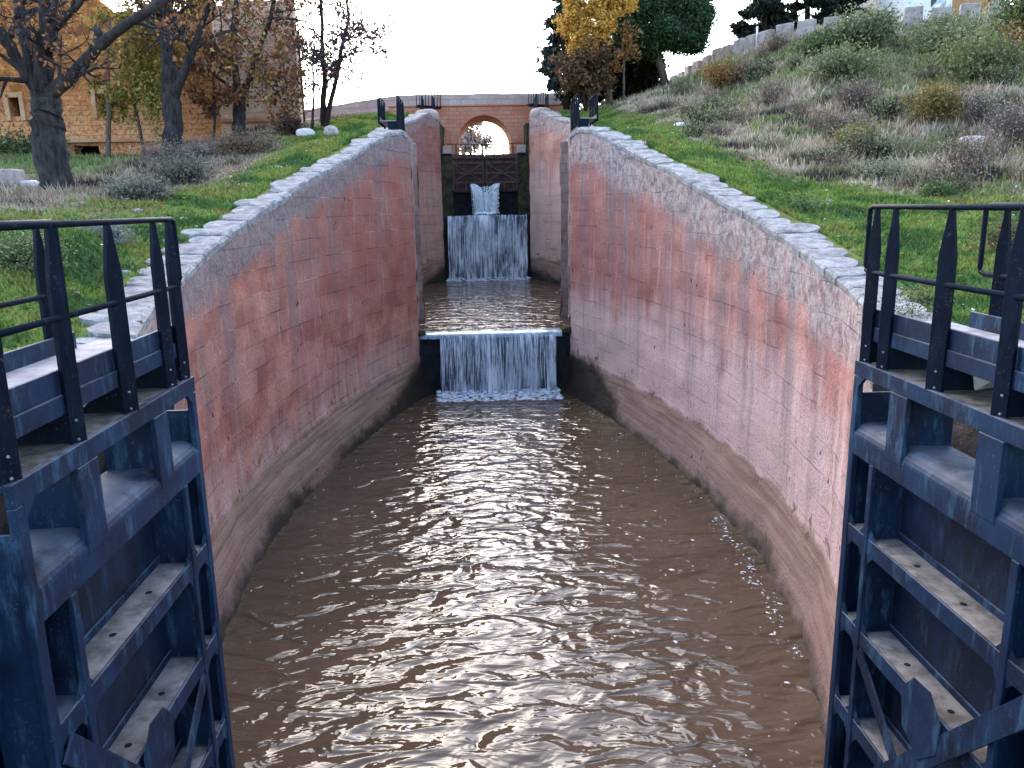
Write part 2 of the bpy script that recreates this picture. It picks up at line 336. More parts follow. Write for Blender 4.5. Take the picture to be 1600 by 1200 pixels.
M['foam'] = m_flat('white_foam', (.58,.62,.68), (.82,.84,.87), 6, .6, .02)
M['sheen'] = m_flat('crest_film', (.07,.14,.19), (.22,.32,.37), 4, .2, .02, .5)
M['jet'] = m_flat('jet_water', (.62,.68,.74), (.90,.92,.94), 5, .4, .03)
M['leaf'] = m_leaf('leaves'); M['needle'] = m_leaf('needles', .12, .7); M['blade'] = m_leaf('grass_blades', .2, .7)
M['bark'] = m_bark('grey_bark', (0.0186,0.0161,0.0174), (0.0527,0.0465,0.0484)); M['barkpale'] = m_bark('pale_bark', (0.0744,0.0527,0.0434), (0.149,0.112,0.093)); M['barkbrown'] = m_bark('brown_bark', (0.0174,0.0112,0.0093), (0.0465,0.031,0.0248))
M['white'] = m_flat('white_render', (0.653,0.634,0.624), (0.768,0.749,0.739), 2, .9)
M['ochre'] = m_flat('ochre_render', (.33,.17,.08), (.42,.24,.12), 2, .9)
M['tarp'] = m_flat('pale_cloth', (.42,.48,.52), (.66,.70,.72), 3, .8, .05)
M['glass'] = m_flat('dark_glass', (.02,.022,.028), (.04,.045,.05), 2, .15)
t = NT('ground_soil'); c = t.attr('Col'); p = t.pos(); n = t.noise(p, 6, 6, .7); n2 = t.noise(p, 22, 4, .7)
c = t.mix(t.math('MULTIPLY', t.ramp(n, .45, .7), .5), c, (.045,.035,.022)); c = t.mix(t.math('MULTIPLY', t.ramp(n2, .64, .7), .35), c, (.30,.26,.23))
t.bump(t.math('ADD', n, t.math('MULTIPLY', n2, .5)), 1.0, .08); M['ground'] = t.out(c, .95, .1)

# ------------------------------------------------------------------ canal plan
WY = [-8,3.4,3.45,7.0,7.05,8.2,10,13,16.5,20,24,28,31,32.6,33.3,33.35,36.9,36.95,39,42,45,48,50,52,54.9,57.1,57.6,57.65,60.8,60.85,63.5,70,140]
WW = [2.95,2.95,3.75,3.75,3.2,3.85,4.75,5.6,5.9,5.75,5.25,4.45,3.6,3.12,3.12,3.55,3.55,3.2,4.1,5.0,5.35,5.2,4.95,4.55,3.95,3.05,3.05,3.4,3.4,3.05,3.05,3.6,5]
ZY = [-8,6,8,10,13,16,18,20,22,24,26,28,30.7,31.8,32.6,33.3,36.9,40,45,50,53,55.5,57.1,60,64,75,140]
ZZ = [6.0,6.0,6.02,6.1,6.3,6.77,7.2,7.6,8.02,8.55,8.98,9.5,10.33,10.45,10.3,10.3,10.35,10.75,11.6,12.5,13.0,13.65,13.4,13.4,13.5,13.6,13.6]
def w(Y): return np.interp(Y, WY, WW)
def zc(Y): return np.interp(Y, ZY, ZZ)
XC = .12                                        # the axis drifts a hand's breadth right of the survey line
def ax(Y): return np.interp(Y, [8, 32], [0.0, XC])
def wout(Y):
    Y = np.asarray(Y, float); return np.maximum(w(Y), np.interp(Y, [-8,6,8,31,33,38,56,62], [3.7,3.7,3.9,3.6,4.3,4.3,4.1,4.1]))+.95

# ------------------------------------------------------------------ terrain
def tps(P):
    P = np.array(P, float); n = len(P); XY = P[:,:2]; mu = XY.mean(0); sc = 20.0
    A = (XY-mu)/sc
    def U(r2): return np.where(r2 > 0, r2*np.log(r2+1e-12)*.5, 0)
    K = U(((A[:,None]-A[None])**2).sum(-1))+np.eye(n)*.004
    Q = np.concatenate([np.ones((n,1)), A], 1); L = np.zeros((n+3,n+3)); L[:n,:n] = K; L[:n,n:] = Q; L[n:,:n] = Q.T
    cf = np.linalg.solve(L, np.concatenate([P[:,2], np.zeros(3)]))
    def ev(x, y):
        B = np.stack([np.ravel(x), np.ravel(y)], 1).astype(float); B = (B-mu)/sc
        r = np.concatenate([U(((b[:,None]-A[None])**2).sum(-1))@cf[:n] for b in np.array_split(B, max(1, len(B)//4000))])
        return (r+cf[n]+B@cf[n+1:]).reshape(np.shape(x))
    return ev
def cp(lst): return [tuple(atY(x, y, Y)) for x, y, Y in lst]
edgeY = [-8,-2,4,8,11,14,17,20,23,26,29,32,36,40,44,48,52,56,60,64,72,85,110]
LP = [(-float(wout(Y))+XC-.3, Y, float(zc(Y))-.02+(0.0)) for Y in edgeY]
LP += cp([(85,305,24),(270,247,42),(165,247,45),(375,212,47),(333,238,46),(0,246,49),(240,247,49),(462,192,52),(505,197,48),(20,335,17),(130,345,14),(20,272,26),(465,213,42),(515,210,42),(475,187,65.5),(300,235,41),(420,205,48),(200,290,28),(330,262,33),(240,318,20)])
LP += [(-40,50,10.9),(-60,30,9.5),(-60,0,8),(-30,0,7),(-15,0,6.6),(-30,20,8.3),(-60,70,11.5),(-25,70,12.3),(-14,75,13.4),(-40,110,13),(-60,110,13)]
RP = [(float(wout(Y))+XC+.3, Y, float(zc(Y))-.02) for Y in edgeY]
RP += cp([(1050,140,65),(1120,95,58),(1183,72,53),(1260,55,50),(1400,40,48),(1500,32,47),(1590,25,46),(1180,275,24),(1500,310,20),(950,180,50),(1035,140,57),(1300,185,33.5),(1500,185,31.5),(1065,203,36),(1110,160,46),(1220,225,29),(1590,240,25.5),(1400,110,40.5),(1560,100,39),(1230,120,42)])
RP += [(8,13,6.45),(11,13,6.75),(12,6,6.6),(20,10,8.5),(34,44,17.3),(45,36,17.5),(45,15,15),(45,0,13),(20,0,7.6),(20,62,17.4),(30,62,17.5),(45,62,17.5),(16,72,16.6),(30,85,17),(14,85,15.5),(45,110,16),(14,110,14.5)]
TL = tps(LP); TR = tps(RP)
def ground(x, y):
    x = np.asarray(x, float); y = np.asarray(y, float); yc = np.clip(y, -8, 108)
    z = np.where(x < XC, TL(np.clip(x, -58, 0), yc), TR(np.clip(x, 0, 43), yc))
    d = np.abs(x-XC)-wout(y)
    s = np.clip(d/1.2, 0, 1); s = s*s*(3-2*s)
    z = z*s+(zc(y)-.045)*(1-s)
    bump = (fbm(x*.45, y*.45, 3, 4)-.5)*.55*np.clip(d/4, 0, 1)+(fbm(x*1.7, y*1.7, 9, 3)-.5)*.18*np.clip(d/1, .15, 1)
    bump = bump+(fbm(x*.16+7, y*.16, 19, 2)-.5)*.8*np.clip((d-3)/6, 0, 1)*(x > 0)
    zb = z+bump; zb = np.where((x < XC) & (y > 58), np.minimum(zb, 13.9-np.clip(y-66,0,20)*.08), zb); zb = np.where((x > XC) & (x < 11) & (y > 60), np.minimum(zb, 15.2), zb)
    far = np.clip((np.hypot(x, y-30)-75)/60, 0, 1)
    return zb*(1-far)+(13.2-1.0*far)*far
def toe(x, y):
    return np.where(x > 0, np.interp(y, [8,12,16,20,24,30,36,50,60], [8,7,6,4.6,2.3,2.4,3.3,2.4,1.6]), np.interp(y, [8,12,17,24,30,42,55], [4.5,4,3,1.9,2.8,4.2,3]))
def zones(x, y):
    """green share, dry share (rest bare) and the palette numbers used by ground and blades"""
    d = np.abs(x-XC)-wout(y); n = fbm(x*.35, y*.35, 31, 4); n2 = fbm(x*1.1, y*1.1, 37, 3)
    g = np.clip((toe(x, y)-d)/1.3+(n2-.5)*2.4+.35, 0, 1)
    lawn = (x < 0)*np.clip((-12.6-np.clip(y-24,0,40)*.18-x)/1.2+(n2-.5)*1.5, 0, 1)*np.clip((y-24)/3, 0, 1)
    g = np.maximum(g, lawn)
    hill = (x > 0)*np.clip((n-.40)*7, 0, 1)*.8
    g = np.maximum(g, hill*np.clip((d-3)/3, 0, 1))
    return g, d, n, n2
def palette(x, y, r):
    g, d, n, n2 = zones(x, y)
    dry = np.stack([.27+0*n, .19+0*n, .155+0*n], -1)
    k = fbm(x*.5+50, y*.5, 41, 3)[...,None]
    pal = [np.array(c) for c in ((.33,.255,.175),(.26,.21,.175),(.19,.165,.085),(.29,.215,.105),(.17,.145,.11))]
    dry = pal[0]*np.clip(1-np.abs(k-.62)*5,0,1)+pal[1]*np.clip(1-np.abs(k-.5)*6,0,1)+pal[2]*np.clip(1-np.abs(k-.38)*6,0,1)
    dry = dry+.12*np.array((.12,.09,.07)); dry = np.clip(dry, .03, .5)
    lush = np.array((.100,.170,.030)); olive = np.array((.175,.170,.045)); dk = np.array((.050,.105,.030)); grn = np.array((.22,.225,.105))
    q = n2[...,None]; near = np.clip((toe(x,y)-d+1)/2,0,1)[...,None]
    gr = lush*np.clip(1-np.abs(q-.5)*4,0,1)+olive*np.clip((q-.42)*4,0,1)+dk*np.clip((.5-q)*4,0,1)+.02*lush
    gr = gr*near+(.45*gr+.55*grn)*(1-near)
    lawn = ((x < -12) & (y > 24))[...,None]; gr = np.where(lawn, gr*.75+.25*dk, gr)
    m = (r < g)[...,None]
    return np.where(m, gr, dry), g, d

def bank(name, sgn):
    ys = np.concatenate([np.arange(-8, 6, .7), np.arange(6, 34, .3), np.arange(34, 70, .5), np.arange(70, 112, 2.5), [120,135,160,200,280,450,800,1500]])
    ds = np.concatenate([np.arange(0, 10, .28), np.arange(10, 34, .6), np.arange(34, 66, 2), [72,85,110,160,260,500,1000]])
    Y, D = np.meshgrid(ys, ds, indexing='ij'); X = sgn*(wout(np.minimum(Y,140))-.50+D)+XC
    Z = ground(X, Y); P = np.stack([X, Y, Z], -1)
    if sgn < 0: P = P[:,::-1]
    mb = MB().grid(P); o = mb.build(name, M['ground'], smooth=True)
    V = np.array(mb.v); g, d, n, n2 = zones(V[:,0], V[:,1])
    a, _, _ = palette(V[:,0], V[:,1], np.zeros(len(V))+.0001); b, _, _ = palette(V[:,0], V[:,1], np.ones(len(V))*2)
    c = a*g[:,None]+b*(1-g[:,None]); c = c*.8
    ca = o.data.color_attributes.new('Col', 'FLOAT_COLOR', 'POINT')
    ca.data.foreach_set('color', np.concatenate([c, np.ones((len(c),1))], 1).astype(np.float32).ravel())
    return tag(o, kind='structure')
bank('ground_bank', -1); bank('ground_hill', 1)

# ------------------------------------------------------------------ grass and weeds
def visible_px(x, y, z):
    d = np.stack([x, y, z], -1)-CAM; q = d@FW
    return (800+FOC*(d@RT)/q), (600-FOC*(d@UP)/q), q
def blades(name, N, wet, seed):
    r = np.random.default_rng(seed)
    # even cover of the parts the place shows: sample depth with a bias to the near ground
    Y = 3+67*r.random(N*3)**1.6; sg = np.where(r.random(N*3) < (.42 if wet else .33), -1, 1)
    D = np.where(sg > 0, 34*r.random(N*3)**(1.7 if wet else 1.15), 24*r.random(N*3)**1.5)+.0
    if wet: D = np.where(r.random(N*3) < .45, 5.5*r.random(N*3), D)
    X = XC+sg*(wout(Y)+D-.05)
    g, d, n, n2 = zones(X, Y); u = r.random(len(X))
    keep = (u < g) if wet else (u > g*1.15)
    Z = ground(X, Y); px, py, q = visible_px(X, Y, Z)
    keep &= (px > -150) & (px < 1750) & (py > -60) & (q > 5)
    keep &= (fbm(X*.9+3, Y*.9, 91, 3) > (.40 if wet else .36)) | (r.random(len(X)) < .35); keep &= ~((X < -10) & (Y > 49.2)); keep &= ~((Y > 62.5) & (X < 8))
    X, Y, Z, d, n, n2 = [k[keep][:N] for k in (X, Y, Z, d, n, n2)]; n_ = len(X)
    col, _, _ = palette(X, Y, np.zeros(n_)+(1e-4 if wet else 2))
    t = np.abs(X-XC)-wout(Y)-toe(X, Y)
    if wet:
        h = np.clip(.05+.10*r.random(n_)+.16*np.clip(t/3,0,1)*r.random(n_), .03, .4)*np.clip(.7+Y/70, .7, 1.4); wd = .012+.0011*Y
    else:
        h = (.10+.30*r.random(n_)**1.5+np.clip(t/4,0,1)*(.38*r.random(n_)**3))*.8*np.clip(.35+t/2.5, .35, 1)*np.where(X < 0, .75, 1.0)*(.55+.9*fbm(X*.4, Y*.4, 77, 2)); wd = .007+.0009*Y
    a = r.random(n_)*2*np.pi; lean = (r.random(n_)*.75+.1)*h; b = r.random(n_)*2*np.pi
    base = np.stack([X, Y, Z-.02], -1); side = np.stack([np.cos(a), np.sin(a), 0*a], -1)*(wd*(.6+.8*r.random(n_)))[:,None]
    tip = base+np.stack([np.cos(b)*lean, np.sin(b)*lean, h], -1)
    V = np.stack([base-side, base+side, tip], 1).reshape(-1,3)
    jit = (.65+.7*r.random((n_,1)))*(1+(r.random((n_,3))-.5)*.22); c = np.clip(col*jit*(1.0 if wet else np.where(X < 0, .72, 1.15)[:,None]), 0, 1)
    if not wet: c = np.where((r.random(n_) < np.where(X < 0, .05, .12))[:,None], np.array((.40,.33,.26)), c)
    cc = np.stack([c*.8, c*.8, c*1.12], 1).reshape(-1,3)
    return arr_mesh(name, V, 3, M['blade'], col=cc)
tag(blades('grass', 190000, True, 11), 'short bright green grass along both sides of the lock', 'grass', kind='stuff')
tag(blades('dry_weeds', 270000, False, 12), 'tangled dry weeds and straw covering the banks', 'weeds', kind='stuff')
# small white flower heads and fallen leaves
def specks(name, N, col, seed, green):
    r = np.random.default_rng(seed); Y = 9+36*r.random(N*3)**1.3; sg = np.where(r.random(N*3) < .45, -1, 1); D = 9*r.random(N*3); X = XC+sg*(wout(Y)+D)
    g = zones(X, Y)[0]; k = (g > .5) if green else (r.random(len(g)) < .8); X = X[k][:N]; Y = Y[k][:N]; n_ = len(X); Z = ground(X, Y)+.04+.07*r.random(n_)
    P = np.stack([X, Y, Z], -1); s = (.012+.022*r.random((n_,1)))*(1+Y[:,None]/30); A = r.normal(size=(n_,3)); A[:,2] *= .4; A /= np.linalg.norm(A, axis=1)[:,None]
    B = np.cross(A, np.array((.2,.3,1.0))); V = np.stack([P-A*s, P-B*s, P+A*s, P+B*s], 1).reshape(-1,3)
    c = np.repeat(np.array(col)*(.6+.6*r.random((n_,1))), 4, 0); return arr_mesh(name, V, 4, M['leaf'], col=np.clip(c,0,1))
tag(specks('fallen_leaves', 2600, (.26,.10,.045), 5, False), 'brown fallen leaves scattered over the grass', 'leaves', kind='stuff')
tag(specks('daisies', 320, (.75,.75,.70), 6, True), 'tiny white flowers dotted through the green grass', 'flowers', kind='stuff')

# ------------------------------------------------------------------ lock walls
def wall_profile(Y, s):
    return s*(w(Y))+ax(Y)
def lock_wall(label, s, y0, y1, water, mat, stones=True):
    root = thing('lock_wall', label, 'stone wall', (s*float(w((y0+y1)/2)), (y0+y1)/2, water))
    yk = sorted(set([y for y in WY if y0 <= y <= y1]+list(np.arange(y0, y1, .16))+[y1])); yk = np.array(yk)
    xk = w(yk); u = np.concatenate([[0], np.cumsum(np.hypot(np.diff(yk), np.diff(xk)))])
    zt = zc(yk)-.16; nz = 96; f = np.linspace(0, 1, nz)**.9
    Zb = water-.7; Z = Zb+(zt[:,None]-Zb)*f[None]; U = np.repeat(u[:,None], nz, 1); V = Z-water
    flare = (.36 if water == 0 else .08)*np.clip((1.65-V)/1.65, 0, 1.2)**1.3
    rough = (fbm(U*1.3+s*9, V*1.6, 51, 4)-.5)*.10+(np.floor(V/.43)%3-1)*.004
    shoulder = -.45*np.clip(1-(zt[:,None]-Z)/.55, 0, 1)**2*0
    rag = np.clip((.55-V)/.55, 0, 1)*(fbm(U*3, V*3, 57, 3)-.5)*.14
    off = -flare+rough+rag-shoulder
    X = s*(xk[:,None]+off)+ax(yk)[:,None]
    Yg = np.repeat(yk[:,None], nz, 1)
    P = np.stack([X, Yg, Z], -1)
    top = P[:,-1].copy(); back = np.stack([s*(np.maximum(xk, wout(yk)-.95)+1.0)+ax(yk), yk, zt], -1); foot = back.copy(); foot[:,2] -= 2.5
    G = np.concatenate([P, back[:,None], foot[:,None]], 1)
    if s > 0: G = G[::-1]
    mb = MB().grid(G); o = mb.build('masonry', mat, None, smooth=True)
    A = np.zeros((G.shape[0], G.shape[1], 2)); B = A.copy()
    A[:,:nz,0] = U; A[:,:nz,1] = V; B[:,:nz,0] = U; B[:,:nz,1] = zt[:,None]-Z
    for k in (nz, nz+1): A[:,k,0] = u; A[:,k,1] = V[:,-1]+k-nz+.5; B[:,k,0] = u
    if s > 0: A = A[::-1]; B = B[::-1]
    li = np.zeros(len(o.data.loops), np.int32); o.data.loops.foreach_get('vertex_index', li)
    for nm, q in (('wall', A), ('rel', B)):
        l = o.data.uv_layers.new(name=nm); l.data.foreach_set('uv', q.reshape(-1,2)[li].astype(np.float32).ravel())
    hang(o, root)
    y = y0+.1; k = 0; r = random.Random(int(y0*7+s*3))
    while stones and y < y1-.05:
        L = min(r.uniform(.5,.95), y1-y); ya, yb = y+.005, y+L-.005
        dep = r.uniform(.6,.85) if r.random() > .2 else r.uniform(.8,1.05); ov = r.uniform(.0,.045); th = r.uniform(.16,.22); dz = r.uniform(-.02,.03)
        ns, nt = 7, 9; q = MB(); Gd = np.zeros((ns, nt, 3))
        aa = np.linspace(0, 1, ns); bb = np.linspace(0, 1, nt)
        prof_in = [(0,-.17),(-ov,-.15),(-ov-.004,-.04),(-ov+.05,.012)]
        for i, a_ in enumerate(aa):
            yy = ya+(yb-ya)*a_; e = 1-.30*abs(2*a_-1)**3
            zz = float(zc(yy)); 
            cols = prof_in+[(dep*e*f_, .02) for f_ in (.3,.6,.88,1.0)]+[(dep*e+.03,-.2)]
            for j, (dx, dzz) in enumerate(cols):
                jx = (vnoise(yy*3.3+k*.3, j*1.7+k, 5)-.5)*.09*(j > 2); jz = (vnoise(yy*4.1, j*2.3+k*1.9, 8)-.5)*.05*(j > 1)
                rim = -.022*abs(2*a_-1)**6 if 2 < j < 8 else 0
                Gd[i,j] = (s*(float(w(yy))+dx+jx)+float(ax(yy)), yy, zz+dzz+jz+dz*(j > 1)+rim)
        if s > 0: Gd = Gd[::-1]
        q.grid(Gd)
        for row in (0, ns-1): q.f.append(tuple(row*nt+j for j in (range(nt-1,-1,-1) if row else range(nt))))
        hang(q.build('coping_stone', M['coping'], None, smooth=False), root); y += L; k += 1
    return root
lock_wall('long red stained stone lock wall curving on the left of the lower chamber', -1, 7.05, 32.62, 0, M['wall_l'])
lock_wall('long pale pink streaked stone lock wall curving on the right of the lower chamber', 1, 7.05, 32.62, 0, M['wall_r'])
lock_wall('dark red stone wall of the upper chamber left of the high waterfall', -1, 36.95, 57.15, 2.5, M['wall_l2'])
lock_wall('pale stone wall of the upper chamber right of the high waterfall', 1, 36.95, 57.15, 2.5, M['wall_r2'])
# gate recesses and end faces of the narrows
def recess(name, label, y0, y1, zb, mat):
    for s in (-1, 1):
        lab = label[0] if s < 0 else label[1]
        yk = np.array(sorted(set([y for y in WY if y0 <= y <= y1]+list(np.arange(y0, y1, .5))+[y1])))
        nz = 26; zt = zc(yk)-.02; f = np.linspace(0, 1, nz); Z = zb+(zt[:,None]-zb)*f; Y = np.repeat(yk[:,None], nz, 1)
        rough = (fbm(Y*2.3+s*5, Z*2.3, 61, 3)-.5)*.22; xk = w(yk)
        X = s*(xk[:,None]+rough)+ax(yk)[:,None]; P = np.stack([X, Y, Z], -1)
        bk = np.stack([s*(np.maximum(xk, wout(yk)-.95)+1.0)+ax(yk), yk, zt+.01], -1); ft = bk.copy(); ft[:,2] -= 3
        G = np.concatenate([P, bk[:,None], ft[:,None]], 1); G = G[::-1] if s > 0 else G
        tag(MB().grid(G).build(name, mat, smooth=False), lab, 'stone wall')
recess('recess_wall', ('wet stone recess wall coloured dark for shade behind the blue gate at the left', 'wet stone recess wall coloured dark for shade behind the blue gate at the right'), -8, 7.05, -1, M['shadestone'])
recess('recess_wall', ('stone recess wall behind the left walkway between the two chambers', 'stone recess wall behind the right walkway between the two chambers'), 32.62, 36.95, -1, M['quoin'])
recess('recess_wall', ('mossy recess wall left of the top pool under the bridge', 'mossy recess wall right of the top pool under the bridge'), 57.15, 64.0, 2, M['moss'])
# boulder shoulders on the far piers
for s, lab in ((-1,'rounded pink stone block capping the far left pier'), (1,'rounded pale stone block capping the far right pier')):
    x = s*3.95+XC; b = MB()
    b.rock((x, 58.2, 13.75), (.78,.8,.42), 4+s, 3, .12); tag(b.build('pier_cap', M['parapet'], smooth=True), lab, 'stone block')

# ------------------------------------------------------------------ water
def pool(name, z, y0, y1, hw, mat):
    o = MB().add([(-hw,y0,z),(hw,y0,z),(hw,y1,z),(-hw,y1,z)], [(0,1,2,3)]).build(name, mat); return tag(o, kind='structure')
pool('water', 0.0, -8, 32.9, 7.2, M['water']); pool('water_middle_pool', 2.5, 33.2, 57.4, 6.3, M['water2']); pool('water_top_pool', 6.93, 57.9, 63.2, 3.4, M['water2']); pool('water_canal', 11.1, 63.3, 200, 5.5, M['water2'])

def weir(label, Yf, z0, z1, x0, x1, notch=0.0):
    b = MB(); n = 40; xs = np.linspace(x0, x1, n); zs = np.linspace(z0, z1, 14)
    Z, X = np.meshgrid(zs, xs, indexing='ij'); Y = Yf+(fbm(X*1.5, Z*2.2, 71, 3)-.5)*.22
    P = np.stack([X, Y, Z], -1); t1 = np.stack([xs, 0*xs+Yf+.05, 0*xs+z1+.03], -1); t2 = np.stack([xs, 0*xs+Yf+.75, 0*xs+z1+.05], -1); t3 = t2.copy(); t3[:,2] -= 1
    b.grid(np.concatenate([P, t1[None], t2[None], t3[None]], 0)); return tag(b.build('weir', M['weir'], smooth=True), label, 'weir')
weir('dark wet weir wall under the wide lower waterfall', 32.7, -1, 2.38, -3.25, 3.5)
weir('tall dark weir wall under the higher waterfall', 57.4, 1.5, 6.86, -3.25, 3.5)
weir('black wet sill below the brown mitre gates', 61.9, 6, 9.2, -3.3, 3.5)

def curtain(label, Yf, z0, z1, x0, x1, arc, mat, seed, nstr, mist):
    root = thing('waterfall', label, 'waterfall', ((x0+x1)/2, Yf, z0)); r = np.random.default_rng(seed)
    for lay in range(2):
        nx, nz = 120, 28; xs = np.linspace(x0, x1, nx); f = np.linspace(0, 1, nz)
        F, X = np.meshgrid(f, xs, indexing='ij'); Z = z1+.05+(fbm(X*1.3, X*0, seed+2, 3)-.5)*.10-(z1-z0+.08)*F
        Y = Yf-.06-arc*np.sqrt(F)-.10*lay+(fbm(X*5+lay*30, F*.8, seed, 3)-.5)*.16*(F > 0)
        X = X+(fbm(X*3, F*1.5+lay*9, seed+5, 2)-.5)*.06
        o = MB().grid(np.stack([X, Y, Z], -1)).build('curtain', mat, None, smooth=True)
        uv = np.stack([X+lay*41.3, F*(z1-z0)], -1).reshape(-1,2); li = np.zeros(len(o.data.loops), np.int32); o.data.loops.foreach_get('vertex_index', li)
        l = o.data.uv_layers.new(name='fall'); l.data.foreach_set('uv', uv[li].astype(np.float32).ravel()); hang(o, root)
    b = MB()                                           # loose threads of water
    for k in range(nstr):
        x = x0+(x1-x0)*r.random(); a0 = r.random()**2*.5; L = .2+.5*r.random(); fs = np.linspace(a0, min(1, a0+L), 6); rr = .003+.007*r.random()**2
        pts = [(x+.02*math.sin(q*5+k), Yf-.20-arc*math.sqrt(q)-.1*r.random()*q, z1-(z1-z0)*q) for q in fs]
        b.tube(pts, [rr*.4, rr, rr*1.1, rr, rr*.8, rr*.3], 4, False)
    o = b.build('water_threads', M['jet'], None, smooth=True); tag(o, kind='stuff'); hang(o, root)
    b = MB()                                           # boiling foam at the foot
    for k in range(mist):
        x = x0-.15+(x1-x0+.3)*r.random(); y = Yf-arc+.08-1.25*r.random()**2.2; q = .012+.075*r.random()**2.2
        b.rock((x, y, z0+.005+.16*r.random()**2*max(0, 1-(Yf-arc-y)/.6)), (q*1.7, q*1.3, q*(.2+.5*max(0,1-(Yf-arc-y)/.6))), int(r.integers(1,900)), 1, .3)
    o = b.build('foam', M['foam'], None, smooth=True); tag(o, kind='stuff'); hang(o, root)
    return root
curtain('wide lower waterfall pouring over the weir into the near chamber', 32.7, 0, 2.4, -2.12, 2.62, .42, M['fall'], 3, 260, 1500)
curtain('tall higher waterfall pouring from the top pool in the distance', 57.4, 2.5, 6.9, -2.6, 2.95, .45, M['fall2'], 4, 240, 600)
# film of water sliding over the lower crest, with its sill stones
b = MB(); xs = np.linspace(-2.95, 2.9, 60); rows = []
for yy, zz in ((33.35,2.54),(33.0,2.53),(32.78,2.50),(32.62,2.44),(32.55,2.33)):
    rows.append(np.stack([xs, 0*xs+yy+(fbm(xs*2, 0*xs+yy, 3, 2)-.5)*.1, 0*xs+zz+(fbm(xs*3, 0*xs+yy*3, 5, 3)-.5)*.05], -1))
tag(b.grid(np.array(rows)[::-1]).build('water_crest_film', M['sheen'], smooth=True), kind='structure')
for x, q, lab in ((3.25,.30,'small dark stone at the right end of the lower weir crest'), (-2.98,.24,'small dark stone at the left end of the lower weir crest')):
    b = MB(); b.rock((x, 32.75, 2.55), (q*1.2,q,q*.62), 5, 2, .3); tag(b.build('crest_stone', M['moss'], smooth=True), lab, 'stone')
# twin jets out of the brown gate
b = MB(); r = np.random.default_rng(8)
for k in range(170):
    s = -1 if k % 2 else 1; x = .10+s*1.12*r.random()**.75; v0 = .75+.5*r.random(); rr = .005+.032*r.random()**2.2; x1 = .12+(x-.12)*.66+(r.random()-.5)*.55
    zt = 9.22-.62*max(0, 1-abs(x-.1)/.75)**1.2-.10*r.random(); T = math.sqrt((zt-6.95)/4.9); pts = []; a0 = r.random()*.35*(k > 150); 
    for q in np.linspace(a0, 1, 7):
        tt = T*q; pts.append((x+(x1-x)*q, 61.2-v0*1.15*tt, zt-4.9*tt*tt))
    b.tube(pts, [rr*.7, rr, rr*1.2, rr*1.2, rr*1.1, rr, rr*.8], 5, False)
for k in range(260): q_ = r.random(); b.rock((.1+(r.random()-.5)*2.0, 61.0-1.3*q_, 9.0-1.9*q_*q_-.15*r.random()), (.035,.03,.05), k, 1, .4)
for k in range(120): b.rock((.1+(r.random()-.5)*1.5, 59.8+(r.random()-.5)*.8, 6.98+.14*r.random()), (.12,.1,.06), k, 1, .3)
tag(b.build('water_jet', M['jet'], smooth=True), 'white twin jet of water spouting from the brown gates', 'water jet')
# scattered foam flecks drifting on the near pool
b = MB(); r = np.random.default_rng(21)
for k in range(150):
    y = 9+22*r.random(); side = r.random() < .5; x = (float(w(y))-.45-1.6*r.random()**2)*(1 if r.random() < .75 else -1) if side else (r.random()-.5)*9
    q = .010+.03*r.random()**3; b.rock((x, y, .002), (q*1.7,q,.004), int(k), 1, .3)
for k in range(130):
    y = 12+6.5*r.random(); x = float(w(y))-.50-.32*r.random()**2-.1*math.sin(y*3); q = .006+.022*r.random()**3; b.rock((x, y, .001), (q, q*2.6, .003), k, 1, .4)
tag(b.build('foam_flecks', M['foam'], smooth=True), 'white foam flecks drifting on the brown water', 'foam', kind='stuff')

